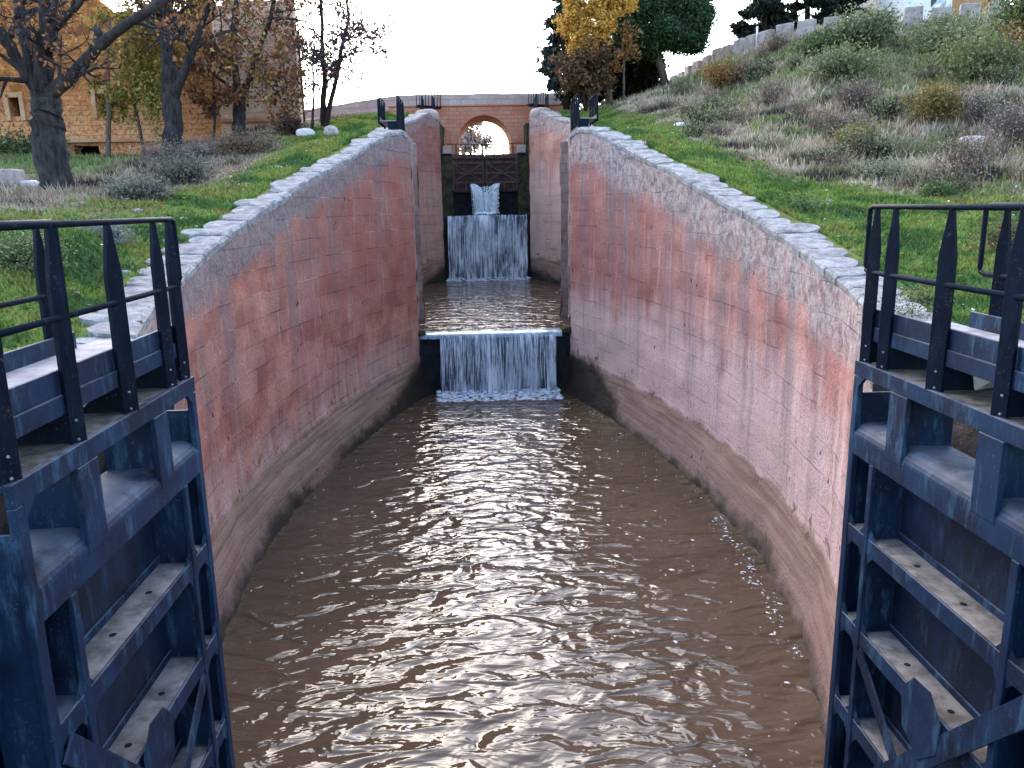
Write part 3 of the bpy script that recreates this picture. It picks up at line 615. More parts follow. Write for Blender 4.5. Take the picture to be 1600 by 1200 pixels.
# ------------------------------------------------------------------ blue gate leaves
GL = 2.72                                           # leaf length; heel (far end) at local y = 0, toe at y = -GL
def make_leaf(s, root):
    """s=-1 leaf against the left wall; local x = distance into the wall, mirrored by s; local z absolute of the near gate"""
    def F(a, z, d): return (s*d, -a, z)              # a along the leaf from the heel, d into the recess
    def P(name, mat, polys, par=root, bevel=.006, smooth=False):
        if len(polys) > 1 and name in ('gusset','corner_plate','toe_board','ledge_dirt','brace','stile_'):
            for q_ in polys: o = P(name, mat, [q_], par, bevel, smooth)
            return o
        b = MB()
        for poly, d0, d1 in polys: b.prism(poly, F, d0, d1)
        import bmesh
        o = b.build(name, mat, par, smooth, bevel)
        bm = bmesh.new(); bm.from_mesh(o.data); bmesh.ops.recalc_face_normals(bm, faces=bm.faces); bm.to_mesh(o.data); bm.free()
        return o
    R = lambda a0, a1, z0, z1: [(a0,z0),(a1,z0),(a1,z1),(a0,z1)]
    zb = .4
    P('skin_plate', M['bluedark'], [(R(.02, GL-.02, zb, 5.46), .30, .33), (R(.03,GL-.03,3.36,3.372), .294, .3), (R(.03,GL-.03,4.40,4.412), .294, .3)], bevel=0)
    P('top_beam', M['blue'], [(R(.0, GL, 6.155, 6.285), 0, .05), (R(.02, GL-.02, 6.235, 6.268), .05, .50), (R(.02, GL-.02, 6.14, 6.235), .45, .50)])
    P('beam_top_dirt_shade', M['beamdirtshade'], [(R(.05, GL-.05, 6.270, 6.279), .06, .49)], bevel=.003)
    # second beam: rounded box
    pr = [(0.0,5.46),(0.0,5.63)]+[(.0+.17-.17*math.cos(q), 5.63+.11*math.sin(q)) for q in np.linspace(.2, math.pi/2, 6)]+[(.44,5.73),(.44,5.46)]
    b = MB(); n = len(pr)
    vs = [F(.06, z, d) for d, z in pr]+[F(GL-.06, z, d) for d, z in pr]
    b.add(vs, [tuple(range(n)), tuple(range(2*n-1, n-1, -1))]+[(i, i+n, (i+1)%n+n, (i+1)%n) for i in range(n)])
    o = b.build('round_beam', M['blue'], root, False, .004)
    import bmesh
    bm = bmesh.new(); bm.from_mesh(o.data); bmesh.ops.recalc_face_normals(bm, faces=bm.faces); bm.to_mesh(o.data); bm.free()
    # uprights beside the three windows, with a web behind each
    for a0, a1 in ((.64,.90),(1.80,2.06)):
        P('upright', M['blue'], [(R(a0, a1, 5.60, 6.152), -.005, .035), (R((a0+a1)/2-.02, (a0+a1)/2+.02, 5.60, 6.14), .035, .45)])
    P('corner_plate', M['blue'], [([(.08,6.16),(.2,6.16),(.08,6.06)], .0, .03), ([(GL-.08,6.16),(GL-.2,6.16),(GL-.08,6.06)], .0, .03)], bevel=.002)
    for a0, a1 in ((0,.09),(GL-.10,GL)):
        P('stile', M['blue'], [(R(a0, a1, zb, 6.15), .002, .05), (R(a0+.02 if a0 == 0 else a1-.05, a0+.05 if a0 == 0 else a1-.02, zb, 6.0), .05, .5)])
    # inner posts and curved gussets below the round beam
    for a0, sg in ((.40, 1), (GL-.46, -1)):
        P('post', M['blue'], [(R(a0, a0+.07, zb, 5.46), -.004, .03), (R(a0+.025, a0+.045, zb, 5.46), .03, .29)])
    def gus(ac, zc_, rr, d0): 
        out = []
        for sa in (-1, 1):
            for sz in (-1, 1):
                out.append(([(max(.003,q_a), q_z) for q_a, q_z in [(ac, zc_), (ac+sa*rr, zc_), (ac+sa*rr*.45, zc_+sz*rr*.22), (ac+sa*rr*.18, zc_+sz*rr*.5), (ac, zc_+sz*rr*1.1)]], d0, d0+.02))
        return out
    g = []
    for zl in (4.79, 3.92, 3.05, 2.2, 1.4):
        g += gus(.045, zl-.05, .30, .012); g += gus(.435, zl-.05, .30, .010); g += gus(GL-.43, zl-.05, .26, .010)
    P('gusset', M['blue'], g, bevel=0)
    # horizontal angle ledges with drain holes; hole shade painted as dark discs
    for i, zl in enumerate((4.80, 3.93, 3.06, 2.2, 1.4)):
        lo = P('ledge', M['blue'], [(R(.10, GL-.1, zl-.13, zl+.012), .004, .026), (R(.10, GL-.1, zl-.012, zl), .026, .298), (R(.10, GL-.1, zl+.002, zl+.06), .275, .297)])
        P('ledge_dirt', M['ledge'], [(R(.48, GL-.48, zl+.0015, zl+.006), .035, .272), (R(.12, .39, zl+.0015, zl+.006), .035, .272)], lo, bevel=.002)
        for a in (.24, 1.0, 1.62, 2.2):
            b = MB(); q = [(a+.026*math.cos(k*math.pi/6), .15+.026*math.sin(k*math.pi/6)) for k in range(12)]
            b.add([F(u_, zl+.0085, d_) for u_, d_ in q], [tuple(range(12))])
            b.build('drain_hole_shade', M['holeshade'], lo)
    # crossed braces with a centre plate
    mid = GL/2; poly = []
    def dia(a0, z0, a1, z1, wd, d0):
        dx, dz = a1-a0, z1-z0; L = math.hypot(dx, dz); nx, nz_ = -dz/L*wd/2, dx/L*wd/2
        return ([(a0+nx,z0+nz_),(a1+nx,z1+nz_),(a1-nx,z1-nz_),(a0-nx,z0-nz_)], d0, d0+.022)
    zt_, zb_ = 4.66, 2.3
    P('brace', M['blue'], [dia(.48, zb_, GL-.10, zt_, .17, -.030), dia(.48, zt_-.9, GL-.4, zb_, .12, -.006)], bevel=.003)
    P('brace_plate', M['blue'], [([(mid+.16-.26,3.92),(mid+.16-.1,4.1),(mid+.16+.12,4.12),(mid+.16+.28,3.95),(mid+.16+.26,3.7),(mid+.16+.05,3.5),(mid+.16-.2,3.62)], -.036, -.0305)], bevel=0)
    # walkway on top
    P('deck', M['deck'], [(R(-.02, GL, 6.58, 6.61), .12, .78)], bevel=.003)
    P('toe_board', M['blue'], [(R(-.02, GL, 6.59, 6.74), .09, .118), (R(-.02, GL, 6.47, 6.59), .07, .11)])
    P('toe_board', M['blue'], [(R(.35, GL, 6.60, 6.74), .76, .788)])
    tb = P('end_plate', M['blue'], [(R(-.06, .08, 6.52, 6.78), .060, .088)])
    for d, sts, e in ((.045, (.10,.40,1.17,1.92,2.64), -.02), (.805, (.62,1.35,2.1,2.66), .36)):
        for a in sts:
            wd = .050 if a not in (1.17,) else .062
            z0 = 6.262 if d < .3 else 6.48
            b = MB(); tn = .022
            prof = [(-wd,z0),(wd,z0),(wd,6.6),(wd*.95,7.25),(wd*.38,7.50),(.012,7.59),(-.012,7.59),(-wd*.38,7.50),(-wd*.95,7.25),(-wd,6.6)]
            th = math.radians(28)*s                 # flat bars stand a little turned
            n = len(prof); vs = []
            for dd in (-tn, tn):
                for p_, z_ in prof:
                    vs.append((s*d+p_*math.sin(th)+dd*math.cos(th), -a-p_*math.cos(th)+dd*math.sin(th), z_))
            b.add(vs, [tuple(range(n)), tuple(range(2*n-1, n-1, -1))]+[(i, i+n, (i+1)%n+n, (i+1)%n) for i in range(n)])
            so = b.build('stanchion', M['bluepost'], root, False, .004)
            bm = bmesh.new(); bm.from_mesh(so.data); bmesh.ops.recalc_face_normals(bm, faces=bm.faces); bm.to_mesh(so.data); bm.free()
            if d < .3:
                b = MB(); b.prism([(a+.02,6.286),(a+.045,6.286),(a+.045,6.578),(a+.02,6.578)], F, .07, .46); b.prism([(a-.16,6.286),(a+.02,6.286),(a+.02,6.578),(a-.10,6.578)], F, .40, .425); b.build('shade_bracket', M['bluepost'], so)  # dark plates added to blacken the shaded space under the deck
                for zz in (6.31, 6.43):
                    for da in (.028, -.04):
                        V, Fc = ico(1); b = MB(); b.add((V*.010+np.array((s*(d-.028), -a+da, zz))).tolist(), Fc); b.build('bolt', M['bolt'], so)
        b = MB(); b.tube([(s*d, -GL-.1, 7.59), (s*d, -e-.05, 7.59), (s*d, -e, 7.575), (s*d, -e+.012, 7.54), (s*d, -e+.012, 7.10), (s*d, -e, 7.065), (s*d, -e-.05, 7.05), (s*d, -GL-.1, 7.05)], .021, 8)
        b.build('handrail', M['bluepost'], root, True)
    return root
def copy_tree(o, parent=None):
    c = o.copy(); COL.objects.link(c)
    if parent: c.parent = parent; c.matrix_parent_inverse = o.matrix_parent_inverse.copy()
    for ch in list(o.children): copy_tree(ch, c)
    return c
protos = {}
for s, lab in ((-1,'big blue steel gate leaf with railed walkway standing open at the left edge'), (1,'big blue steel gate leaf with railed walkway standing open at the right edge')):
    rt_ = thing('lock_gate', lab, 'lock gate', (s*2.85, 6.74, 0), 'open steel lock gates'); make_leaf(s, rt_); protos[s] = rt_
for s, dx, dy, dz, lab in ((-1,-.66,29.75,4.42,'dark open gate walkway on the left pier between the two chambers'), (1,.83,29.75,4.42,'dark open gate walkway on the right pier between the two chambers'),
                       (-1,-.5,54.0,7.45,'farthest dark gate walkway beside the left end of the brick bridge'), (1,.9,54.0,7.45,'farthest dark gate walkway beside the right end of the brick bridge')):
    c = copy_tree(protos[s]); c['label'] = lab; c.location = (s*2.85+dx, 6.74+dy, dz)
# rubble lying under the walkways
r = random.Random(4)
spots = [(-3.22,5.62,6.40,.12,'palerock','round white stone under the left walkway'), (-3.28,4.95,6.40,.14,'palerock','jagged pale stone under the left walkway railing post'), (-3.25,4.42,6.40,.11,'palerock','small upright pale stone near the toe of the left gate'),
         (3.25,5.6,6.42,.16,'palerock','pointed white stone under the right walkway'), (3.35,5.35,6.36,.10,'palerock','small white stone beside the pointed stone at right'),
         (3.30,4.78,6.42,.15,'rubble','dark broken stone under the right walkway'), (3.22,4.55,6.42,.13,'yellowrock','stone with yellow lichen under the right walkway')]
for x, y, z, q, m, lab in spots:
    b = MB(); b.rock((x, y, z+q*.25), (q, q*.9, q*1.0), r.randint(1,50), 2, .45); tag(b.build('loose_stone', M[m], smooth=False), lab, 'stone')

# ------------------------------------------------------------------ brown mitre gates under the bridge
def mitre(s, label):
    root = thing('mitre_gate', label, 'lock gate', (.12+s*2.4, 61.3, 9), 'closed brown mitre gates')
    A = Vector((.12+s*2.42, 61.25, 0)); B = Vector((.12+s*.005, 62.0, 0)); u = (B-A).normalized(); L = (B-A).length; nrm = Vector((0,-1,0))
    def pt(a, z, d): p = A+u*a+nrm*d; return (p.x, p.y, z)
    def box(name, parts):
        if len(parts) > 1:
            for q_ in parts: box(name, [q_])
            return
        b = MB()
        for a0, a1, z0, z1, d0, d1 in parts: b.prism([(a0,z0),(a1,z0),(a1,z1),(a0,z1)], pt, d0, d1)
        return hang(b.build(name, M['browndk' if name == 'skin_plate' else 'brown'], None), root)
    box('skin_plate', [(0.02, L+.03, 8.6, 11.2, 0, .04)])
    box('top_beam', [(0, L, 11.02, 11.32, .05, .22)])
    for z in (10.72, 9.98, 9.30): box('rail', [(0.05, L-.05, z-.07, z+.07, .045, .16)])
    for a in (.06, L-.14): box('stile', [(a-.05, a+.07, 8.75, 11.0, .048, .18)])
    for a0, z0, a1, z1, dd in ((.1,10.68,L-.15,9.36,.14), (.1,9.36,L-.15,10.68,.165)): b = MB(); b.bar(pt(a0,z0,dd), pt(a1,z1,dd), .11, .02, (0,1,0)); hang(b.build('brace', M['brown'], None), root)
    box('plate', [(L/2-.24, L/2+.2, 9.86, 10.16, .178, .20)])
    for a in (.3, 1.0, 1.7, 2.3): box('hanger', [(a, a+.09, 8.72, 9.24, .05, .1)])
    for a in (.35, 1.05, 1.75, 2.4): box('stanchion', [(a-.05, a+.05, 11.02, 12.02, .23, .26)])
    
    for a_, z_, r_ in ((-.35,12.04,.035),(.1,11.70,.02)): b = MB(); b.tube([pt(a_,z_,.2), pt(L,z_,.2)], r_, 6); hang(b.build('handrail', M['brown'], None, True), root)
mitre(-1, 'left half of the rusty brown crossbraced gates under the bridge'); mitre(1, 'right half of the rusty brown crossbraced gates under the bridge')
for s, lab in ((-1,'mossy dark stone abutment left of the brown gates'), (1,'mossy dark stone abutment right of the brown gates')):
    root = thing('gate_abutment', lab, 'abutment', (.12+s*2.9, 61, 6)); b = MB(); xs = sorted((.12+s*2.42, .12+s*3.7)); n = 12
    X, Z = np.meshgrid(np.linspace(*xs, n), np.linspace(5.5, 11.22, 24), indexing='ij'); Y = 61.0+(fbm(X*2, Z*2, 7, 3)-.5)*.25
    b.grid(np.stack([X, Y, Z], -1).transpose(1,0,2)); b.box(xs[0], xs[1], 61.16, 62.4, 5.5, 11.21); hang(b.build('wall', M['moss'], None, True), root)
    b = MB(); b.box(xs[0]-.02, xs[1], 60.85, 62.3, 11.22, 11.36); hang(b.build('slab', M['weir'], None, False, .02), root)
    b = MB(); b.box(xs[0]+.05*(s < 0), xs[1]-.05, 61.1, 61.9, 11.37, 11.92); hang(b.build('cap_block', M['parapet'], None, False, .04), root)

# ------------------------------------------------------------------ bridge
br = thing('brick_bridge', 'red brick arch bridge with a pale stone parapet crossing the canal', 'bridge', (.15,64,11))
def column_wall(xs, zb, zt, y0, y1):
    b = MB(); n = len(xs)
    for a, bt in ((y0, 0), (y1, 1)):
        o = len(b.v); b.v += [(float(x), a, float(z)) for x, z in zip(xs, zb)]+[(float(x), a, float(z)) for x, z in zip(xs, zt)]
        b.f += [tuple(o+k for k in ((i, i+1, n+i+1, n+i) if not bt else (n+i, n+i+1, i+1, i))) for i in range(n-1)]
    b.f += [(i+1, i, 2*n+i, 2*n+i+1) for i in range(n-1)]+[(n+i, n+i+1, 3*n+i+1, 3*n+i) for i in range(n-1)]
    b.f += [(0, n, 3*n, 2*n), (n-1, 3*n-1, 4*n-1, 2*n-1)][:2]
    return b
xc, rad = .16, 2.03; xs = sorted(set(list(np.linspace(-7, xc-rad-.001, 8))+list(xc-rad*np.cos(np.linspace(0, math.pi, 40)))+list(np.linspace(xc+rad+.001, 7.4, 8))))
xs = np.array(xs); inn = np.clip(rad**2-(xs-xc)**2, 0, None)**.5; zb_ = np.where(np.abs(xs-xc) <= rad, 12.3+inn, 10.0)
bb = column_wall(xs, zb_, 0*xs+15.0, 64.0, 69.0)
for x in (xc-rad, xc+rad): bb.add([(x,64,10),(x,69,10),(x,69,12.3),(x,64,12.3)], [(0,1,2,3)])
hang(bb.build('arch_wall', M['bridge'], None), br)
b = MB(); b.box(-7.0, 7.4, 63.9, 64.5, 15.003, 15.09); hang(b.build('string_course', M['bridge'], None, False, .01), br)
def parapet(pts, y_th, mat, nm, par):
    # pts: (x, y, ztop, zbot); roughened solid strip
    b = MB(); n = 60; P = np.array(pts); q = np.linspace(0, 1, n); k = np.linspace(0, 1, len(P)); X = np.interp(q, k, P[:,0]); Y = np.interp(q, k, P[:,1]); T = np.interp(q, k, P[:,2]); B_ = np.interp(q, k, P[:,3])
    j = (fbm(X*1.1, X*0+3, 5, 3)-.5)*.07; row = lambda dy, z: np.stack([X, Y+dy, z], -1)
    G = np.array([row(0, B_), row(0, (T+B_)/2), row(0, T-.06+j), row(.06, T+j), row(y_th-.06, T+j), row(y_th, T-.06+j), row(y_th, B_)]); b.grid(G)
    m = len(G); b.f += [tuple(i*n for i in range(m-1,-1,-1)), tuple(i*n+n-1 for i in range(m))]
    return hang(b.build(nm, mat, None), par)
parapet([(-6.2,63.95,15.86,15.1),(0,63.95,15.9,15.1),(6.2,63.95,15.84,15.1)], .42, M['parapet'], 'parapet', br)
parapet([(-6.2,68.6,15.86,15.1),(0,68.6,15.9,15.1),(6.2,68.6,15.84,15.1)], .42, M['parapet'], 'parapet', br)
rampw = thing('ramp_wall', 'long pale stone parapet sloping down to the left of the bridge', 'stone wall', (-10,65,14))
parapet([(-6.21,63.98,15.86,15.0),(-9.9,64.9,15.5,14.75),(-13.9,66,15.12,14.35)], .45, M['parapet'], 'parapet', rampw)
parapet([(-6.21,63.90,15.0,14.78),(-9.9,64.82,14.74,14.52),(-13.9,65.92,14.34,14.12)], .6, M['parapet'], 'ledge', rampw)
parapet([(-6.21,64.0,14.77,12.6),(-9.9,64.92,14.5,12.6),(-13.9,66.02,14.1,12.6)], .45, M['bridge'], 'footing', rampw)
b = MB(); b.box(-14.45,-13.95,65.85,66.5,13.0,15.2); hang(b.build('end_post', M['parapet'], None, False, .05), rampw)

# ------------------------------------------------------------------ ruined building
ruin = thing('ruined_building', 'tall roofless orange brick ruin with small dark windows behind the left trees', 'building', (-20,50,10.5))
def facade(x0, x1, z0, top, Yf, holes, mat, nm, st=.28, th=.8):
    nx = int((x1-x0)/st)+1; z1 = 25.5; nz = int((z1-z0)/st)+1; xs = np.linspace(x0, x1, nx); zs = np.linspace(z0, z1, nz)
    X, Z = np.meshgrid(xs, zs, indexing='ij'); 
    def solid(i, j):
        x = (xs[i]+xs[i+1])/2; z = (zs[j]+zs[j+1])/2
        if z > top(x): return False
        return not any(a <= x <= b_ and c <= z <= d for a, b_, c, d in holes)
    S = np.zeros((nx+1, nz+1), bool)
    for i in range(nx-1):
        for j in range(nz-1): S[i+1,j+1] = solid(i, j)
    jx = (vnoise(X*5, Z*5, 3)-.5)*.10; jz = (vnoise(X*5, Z*5, 4)-.5)*.10; jy = (fbm(X*.8, Z*.8, 5, 4)-.5)*.30
    vid = {}; b = MB()
    def v(i, j, k):
        key = (i, j, k)
        if key not in vid: vid[key] = len(b.v); b.v.append((float(X[i,j]+jx[i,j]*(0 < i < nx-1)), float(Yf+k*th+(jy[i,j] if k == 0 else 0)), float(Z[i,j]+jz[i,j])))
        return vid[key]
    for i in range(nx-1):
        for j in range(nz-1):
            if not S[i+1,j+1]: continue
            b.f.append((v(i,j,0), v(i+1,j,0), v(i+1,j+1,0), v(i,j+1,0))); b.f.append((v(i,j+1,1), v(i+1,j+1,1), v(i+1,j,1), v(i,j,1)))
            for di, dj, e in ((-1,0,((i,j+1),(i,j))), (1,0,((i+1,j),(i+1,j+1))), (0,-1,((i,j),(i+1,j))), (0,1,((i+1,j+1),(i,j+1)))):
                if not S[i+1+di,j+1+dj]: b.f.append((v(*e[0],0), v(*e[0],1), v(*e[1],1), v(*e[1],0)))
    return hang(b.build(nm, mat, None), ruin)
def topf(x):
    base = float(np.interp(x, [-45,-23.4,-22.6,-21.8,-20.5,-19,-17.3,-16.6,-15], [25,25,20.2,18.9,18.75,18.5,18.7,19.4,19.2]))
    return base+(float(vnoise(np.array(x*1.8), np.array(2.0), 8))-.5)*.7*(x > -23.5)
hl = [(-27.4,-26.85,13.05,14.15), (-22.45,-21.9,13.1,14.3), (-36,-35.4,13.1,14.2)]
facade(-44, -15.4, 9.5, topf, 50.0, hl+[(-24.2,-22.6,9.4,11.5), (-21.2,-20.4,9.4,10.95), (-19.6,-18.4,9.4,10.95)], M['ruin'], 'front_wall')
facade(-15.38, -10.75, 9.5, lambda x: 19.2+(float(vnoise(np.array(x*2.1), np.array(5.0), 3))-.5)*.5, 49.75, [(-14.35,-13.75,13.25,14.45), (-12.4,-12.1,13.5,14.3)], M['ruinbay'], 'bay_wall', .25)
b = MB(); b.bar((-11.2,50.5,14.1), (-15.6,64,14.1), .6, 9.2); b.box(-44,-43.4,50.9,64,9.5,24); b.box(-44,-15.7,63.6,64.1,9.5,16); hang(b.build('side_wall', M['ruin'], None), ruin)
b = MB(); b.box(-44, -15.42, 49.72, 50.02, 11.62, 11.86); b.box(-15.36,-10.74,49.52,49.75,12.62,12.82); hang(b.build('string_course', M['ruintrim'], None, False, .03), ruin)
for x0, x1, z0, z1 in hl:
    b = MB(); b.box(x0-.28,x0-.02,49.80,50.1,z0-.15,z1+.3); b.box(x1+.02,x1+.28,49.80,50.1,z0-.15,z1+.3); b.box(x0-.02,x1+.02,49.79,50.1,z1+.02,z1+.3); hang(b.build('window_surround', M['ruintrim'], None, False, .02), ruin)
b = MB(); b.box(-43.3,-10.85,51.6,51.7,9.5,18.0); hang(b.build('inner_shade_sheet', M['holeshade'], None), ruin)  # near-black sheet painting the interior shade behind the openings

# ------------------------------------------------------------------ trees
def tube_branch(mb, pts, r0, r1, n=7):
    m = len(pts); mb.tube(pts, [r0+(r1-r0)*i/(m-1) for i in range(m)], n)
def wander(p, d, L, steps, r, jit, up=0.0):
    pts = [Vector(p)]; d = Vector(d).normalized()
    for k in range(steps):
        d = (d+Vector((r.uniform(-1,1), r.uniform(-1,1), r.uniform(-1,1)))*jit+Vector((0,0,up))).normalized(); pts.append(pts[-1]+d*(L/steps))
    return pts
def twigs(mb, tips, pts, r0, lev, L, r, nb=4, jit=.22, up=.03, minr=.008, spread=1.0):
    """side branches along pts; tips collects points where leaves can sit"""
    m = len(pts)
    for k in range(nb):
        f = r.uniform(.3, 1.0); i = min(int(f*(m-1)), m-2); p = pts[i].lerp(pts[i+1], f*(m-1)-i); d = (pts[i+1]-pts[i]).normalized()
        sd = Vector((r.uniform(-1,1), r.uniform(-1,1), r.uniform(-.5,.9))); sd = (sd-d*sd.dot(d)).normalized(); dr = (d*.55+sd*spread).normalized()
        l = L*r.uniform(.6,1.15); q = wander(p, dr, l, 5, r, jit, up); rr = max(minr, r0*.5*r.uniform(.7,1.1)); tube_branch(mb, q, rr, max(minr*.5, rr*.3), 5 if rr > .02 else 4)
        for a in q[2:]: tips.append(a)
        if lev > 1: twigs(mb, tips, q, rr, lev-1, L*.58, r, nb, jit, up, minr, spread)
def leaf_quads(P, size, cols, rr, flat=.0, droop=0.0, long=1.6):
    n = len(P); A = rr.normal(size=(n,3)); A[:,2] = A[:,2]*(1-flat)-droop; A /= np.linalg.norm(A, axis=1)[:,None]; B = np.cross(A, rr.normal(size=(n,3))); B /= np.linalg.norm(B, axis=1)[:,None]+1e-9
    s = size*(.6+.8*rr.random((n,1))); A = A*s*long*.5; B = B*s*.5
    V = np.stack([P-A, P+B*.9-A*.1, P+A, P-B*.9-A*.1], 1).reshape(-1,3)
    cols = np.array(cols); c = cols[rr.integers(0, len(cols), n)]*(.6+.8*rr.random((n,1))); return V, np.repeat(np.clip(c,0,1), 4, 0)
def bare_tree(name, label, base, limbs, barkm, seed, nleaf, lsize, lcols, lev=3, nb=4, L=1.6, cat='tree', group=None, minr=.008, up=.03, lspread=.18, droop=0.3, trunk_n=10):
    """limbs: list of (points, r0, r1, twigged)"""
    root = thing(name, label, cat, base, group); r = random.Random(seed); rr = np.random.default_rng(seed); mb = MB(); tips = []
    for pts, r0, r1, tw in limbs:
        P = []; raw = [Vector([float(c) for c in p]) for p in pts]
        for i in range(len(raw)-1):
            for k in range(4): P.append(raw[i].lerp(raw[i+1], k/4)+Vector((r.uniform(-1,1), r.uniform(-1,1), 0))*r0*.13)
        P.append(raw[-1]); m = len(P); rad_ = [(r0+(r1-r0)*(i/(m-1))**.8)*(1+r.uniform(-.07,.07)) for i in range(m)]
        mb.tube(P, rad_, trunk_n)
        if tw: twigs(mb, tips, P, r1*1.6 if tw == 1 else r1*tw, lev, L, r, nb, minr=minr, up=up)
    hang(mb.build('trunk', barkm, None, True), root)
    if nleaf and tips:
        T = np.array([t[:] for t in tips]); P = T[rr.integers(0, len(T), nleaf)]+rr.normal(size=(nleaf,3))*lspread
        V, c = leaf_quads(P, lsize, lcols, rr, 0, droop); hang(arr_mesh('crown', V, 4, M['leaf'], None, c), root)
    return root
def A(x, y, Y): return atY(x, y, Y)
RUST = [(.20,.075,.035),(.26,.105,.045),(.15,.06,.035),(.30,.15,.06)]
OLIVE = [(.20,.15,.03),(.28,.21,.05),(.15,.13,.03)]
g0 = A(88,312,24); g0[2] -= .1
bare_tree('pollard_tree', 'thick grey pollarded tree with heavy forked limbs at the far left', g0,
  [([g0+np.array((.1,0,-.3)), g0+np.array((.05,0,.25)), A(78,240,24), A(72,190,24), A(69,152,24)], .52, .40, 0), ([A(72,200,24), A(71,172,24), A(69,148,24), A(70,128,24)], .44, .27, 0), ([A(72,188,24), A(68,150,24), A(40,118,23.8), A(15,70,23.5), A(-15,25,23.2)], .22, .12, 1), ([A(72,188,24), A(66,150,24), A(48,95,24.3), A(38,50,24.6), A(28,-10,25)], .24, .15, 1),
   ([A(72,188,24), A(70,150,24), A(72,90,24), A(77,40,24.2), A(76,-30,24.4)], .30, .22, 1), ([A(72,188,24), A(74,150,24), A(110,120,23.6), A(150,75,23), A(190,45,22.6), A(265,-5,22)], .24, .10, 1), ([A(150,78,23), A(155,55,23), A(150,44,23)], .14, .10, 0)],
  M['bark'], 3, 1300, .085, RUST, 3, 4, 1.5)
g0 = A(270,249,42); g0[2] -= .2
bare_tree('bare_tree', 'dark tall tree with olive and rust leaves left of the ruin doorway arches', g0,
  [([g0, A(270,200,42), A(268,150,42), A(264,105,42)], .52, .38, 0), ([A(266,120,42), A(262,70,42.2), A(262,20,42.4), A(255,-40,42.6)], .34, .2, 1), ([A(268,160,42), A(288,115,41.6), A(303,70,41.2), A(325,15,40.8), A(335,-30,40.5)], .26, .1, 1), ([A(264,80,42), A(236,40,42), A(215,0,42)], .16, .08, 1), ([A(300,80,41.3), A(335,55,41), A(370,45,41)], .1, .05, 1)],
  M['bark'], 5, 2600, .15, RUST+OLIVE[:2], 3, 5, 2.4)
g0 = A(374,214,47); g0[2] -= .2
bare_tree('bare_tree', 'forked grey tree thick with rust leaves before the right end of the ruin', g0,
  [([g0, A(374,180,47), A(373,150,47)], .40, .30, 0), ([A(373,155,47), A(368,110,47), A(365,60,47), A(370,5,47), A(366,-30,47)], .22, .1, 1), ([A(374,155,47), A(390,125,46.6), A(398,90,46.3), A(420,40,46), A(430,-10,46)], .22, .1, 1), ([A(372,150,47), A(350,128,47.2), A(325,110,47.4), A(300,105,47.5)], .12, .05, 1), ([A(398,95,46.3), A(430,85,46), A(455,95,46)], .09, .04, 1), ([A(398,100,46.3), A(420,130,46), A(436,150,46)], .07, .03, 1)],
  M['bark'], 6, 4200, .14, RUST+[(.10,.09,.02)], 3, 5, 2.3)
# saplings
for x0, y0, Y, xt, yt, rr_, lab, seed, n, cols in ((167,250,44,172,30,.16,'slim pale grey sapling between the two thick trees by the ruin',11,1300,OLIVE), (333,240,46,336,60,.09,'thin leafy sapling between the dark tree and the forked tree',12,1700,RUST), (487,195,46,492,60,.085,'thinnest leaning sapling beside the twin stemmed tree',13,260,[(.06,.05,.06),(.12,.06,.05)])):
    g0 = A(x0,y0,Y); g0[2] -= .2
    bare_tree('sapling', lab, g0, [([g0, A((x0*2+xt)/3+2,(y0*2+yt)/3,Y), A((x0+2*xt)/3-2,(y0+2*yt)/3,Y), A(xt,yt,Y)], rr_, rr_*.35, 1)], M['bark'] if seed != 11 else M['barkpale'], seed, n, .15, cols, 2, 7, 1.5)
# weeping yellow willow-like tree by the ruin
g0 = A(228,250,45); g0[2] -= .2
rt_ = thing('willow_tree', 'drooping yellow green willow hanging in front of the ruin', 'tree', g0); mb = MB(); rr = np.random.default_rng(31); r = random.Random(31); P = []
tube_branch(mb, wander(g0, (0,0,1), 7.5, 8, r, .06), .10, .04)
for k in range(110):
    x = r.gauss(228,23); y = r.uniform(15,150); p = Vector(A(x,y,44.5+r.uniform(-1,1)).tolist()); L = r.uniform(.8,2.6); q = wander(p, (r.uniform(-.3,.3), r.uniform(-.3,.3), -.6), L, 6, r, .12, -.18)
    mb.tube(q, .008, 3)
    for a in q: 
        for _ in range(6): P.append((a.x+r.gauss(0,.10), a.y+r.gauss(0,.10), a.z+r.gauss(0,.12)))
for k in range(16): 
    q = [Vector(A(228+r.gauss(0,4), r.uniform(20,110), 45)), Vector(A(r.gauss(228,24), r.uniform(10,70), 44.6))]; mb.tube(q, .02, 4)
hang(mb.build('trunk', M['barkpale'], None, True), rt_); V, c = leaf_quads(np.array(P), .115, [(.26,.21,.05),(.33,.26,.07),(.20,.17,.04)], rr, 0, .8, 2.0); hang(arr_mesh('crown', V, 4, M['leaf'], None, c), rt_)
# twin stemmed tree against the sky
g0 = A(506,200,47); g0[2] -= .2
bare_tree('twin_stem_tree', 'slender twin stemmed tree with sparse dark leaves against the white sky', g0,
  [([g0, A(505,165,47), A(508,120,47), A(503,85,47), A(504,40,47), A(500,-15,47)], .20, .08, 1), ([g0+np.array((.05,0,0)), A(515,165,46.7), A(528,115,46.5), A(533,75,46.4), A(545,30,46.4), A(540,-20,46.4)], .17, .06, 1), ([A(532,92,46.4), A(552,83,46.2), A(578,76,46)], .06, .03, 1), ([A(508,115,47), A(522,100,47.2), A(530,94,47.3)], .07, .04, 1), ([A(533,70,46.4), A(560,50,46.2), A(585,60,46)], .05, .02, 1), ([A(503,60,47), A(480,40,47), A(465,50,47)], .05, .02, 1)],
  M['barkbrown'], 21, 2800, .125, [(.05,.04,.06),(.10,.05,.05),(.07,.06,.08),(.14,.05,.04)], 3, 4, 1.5, lspread=.22)

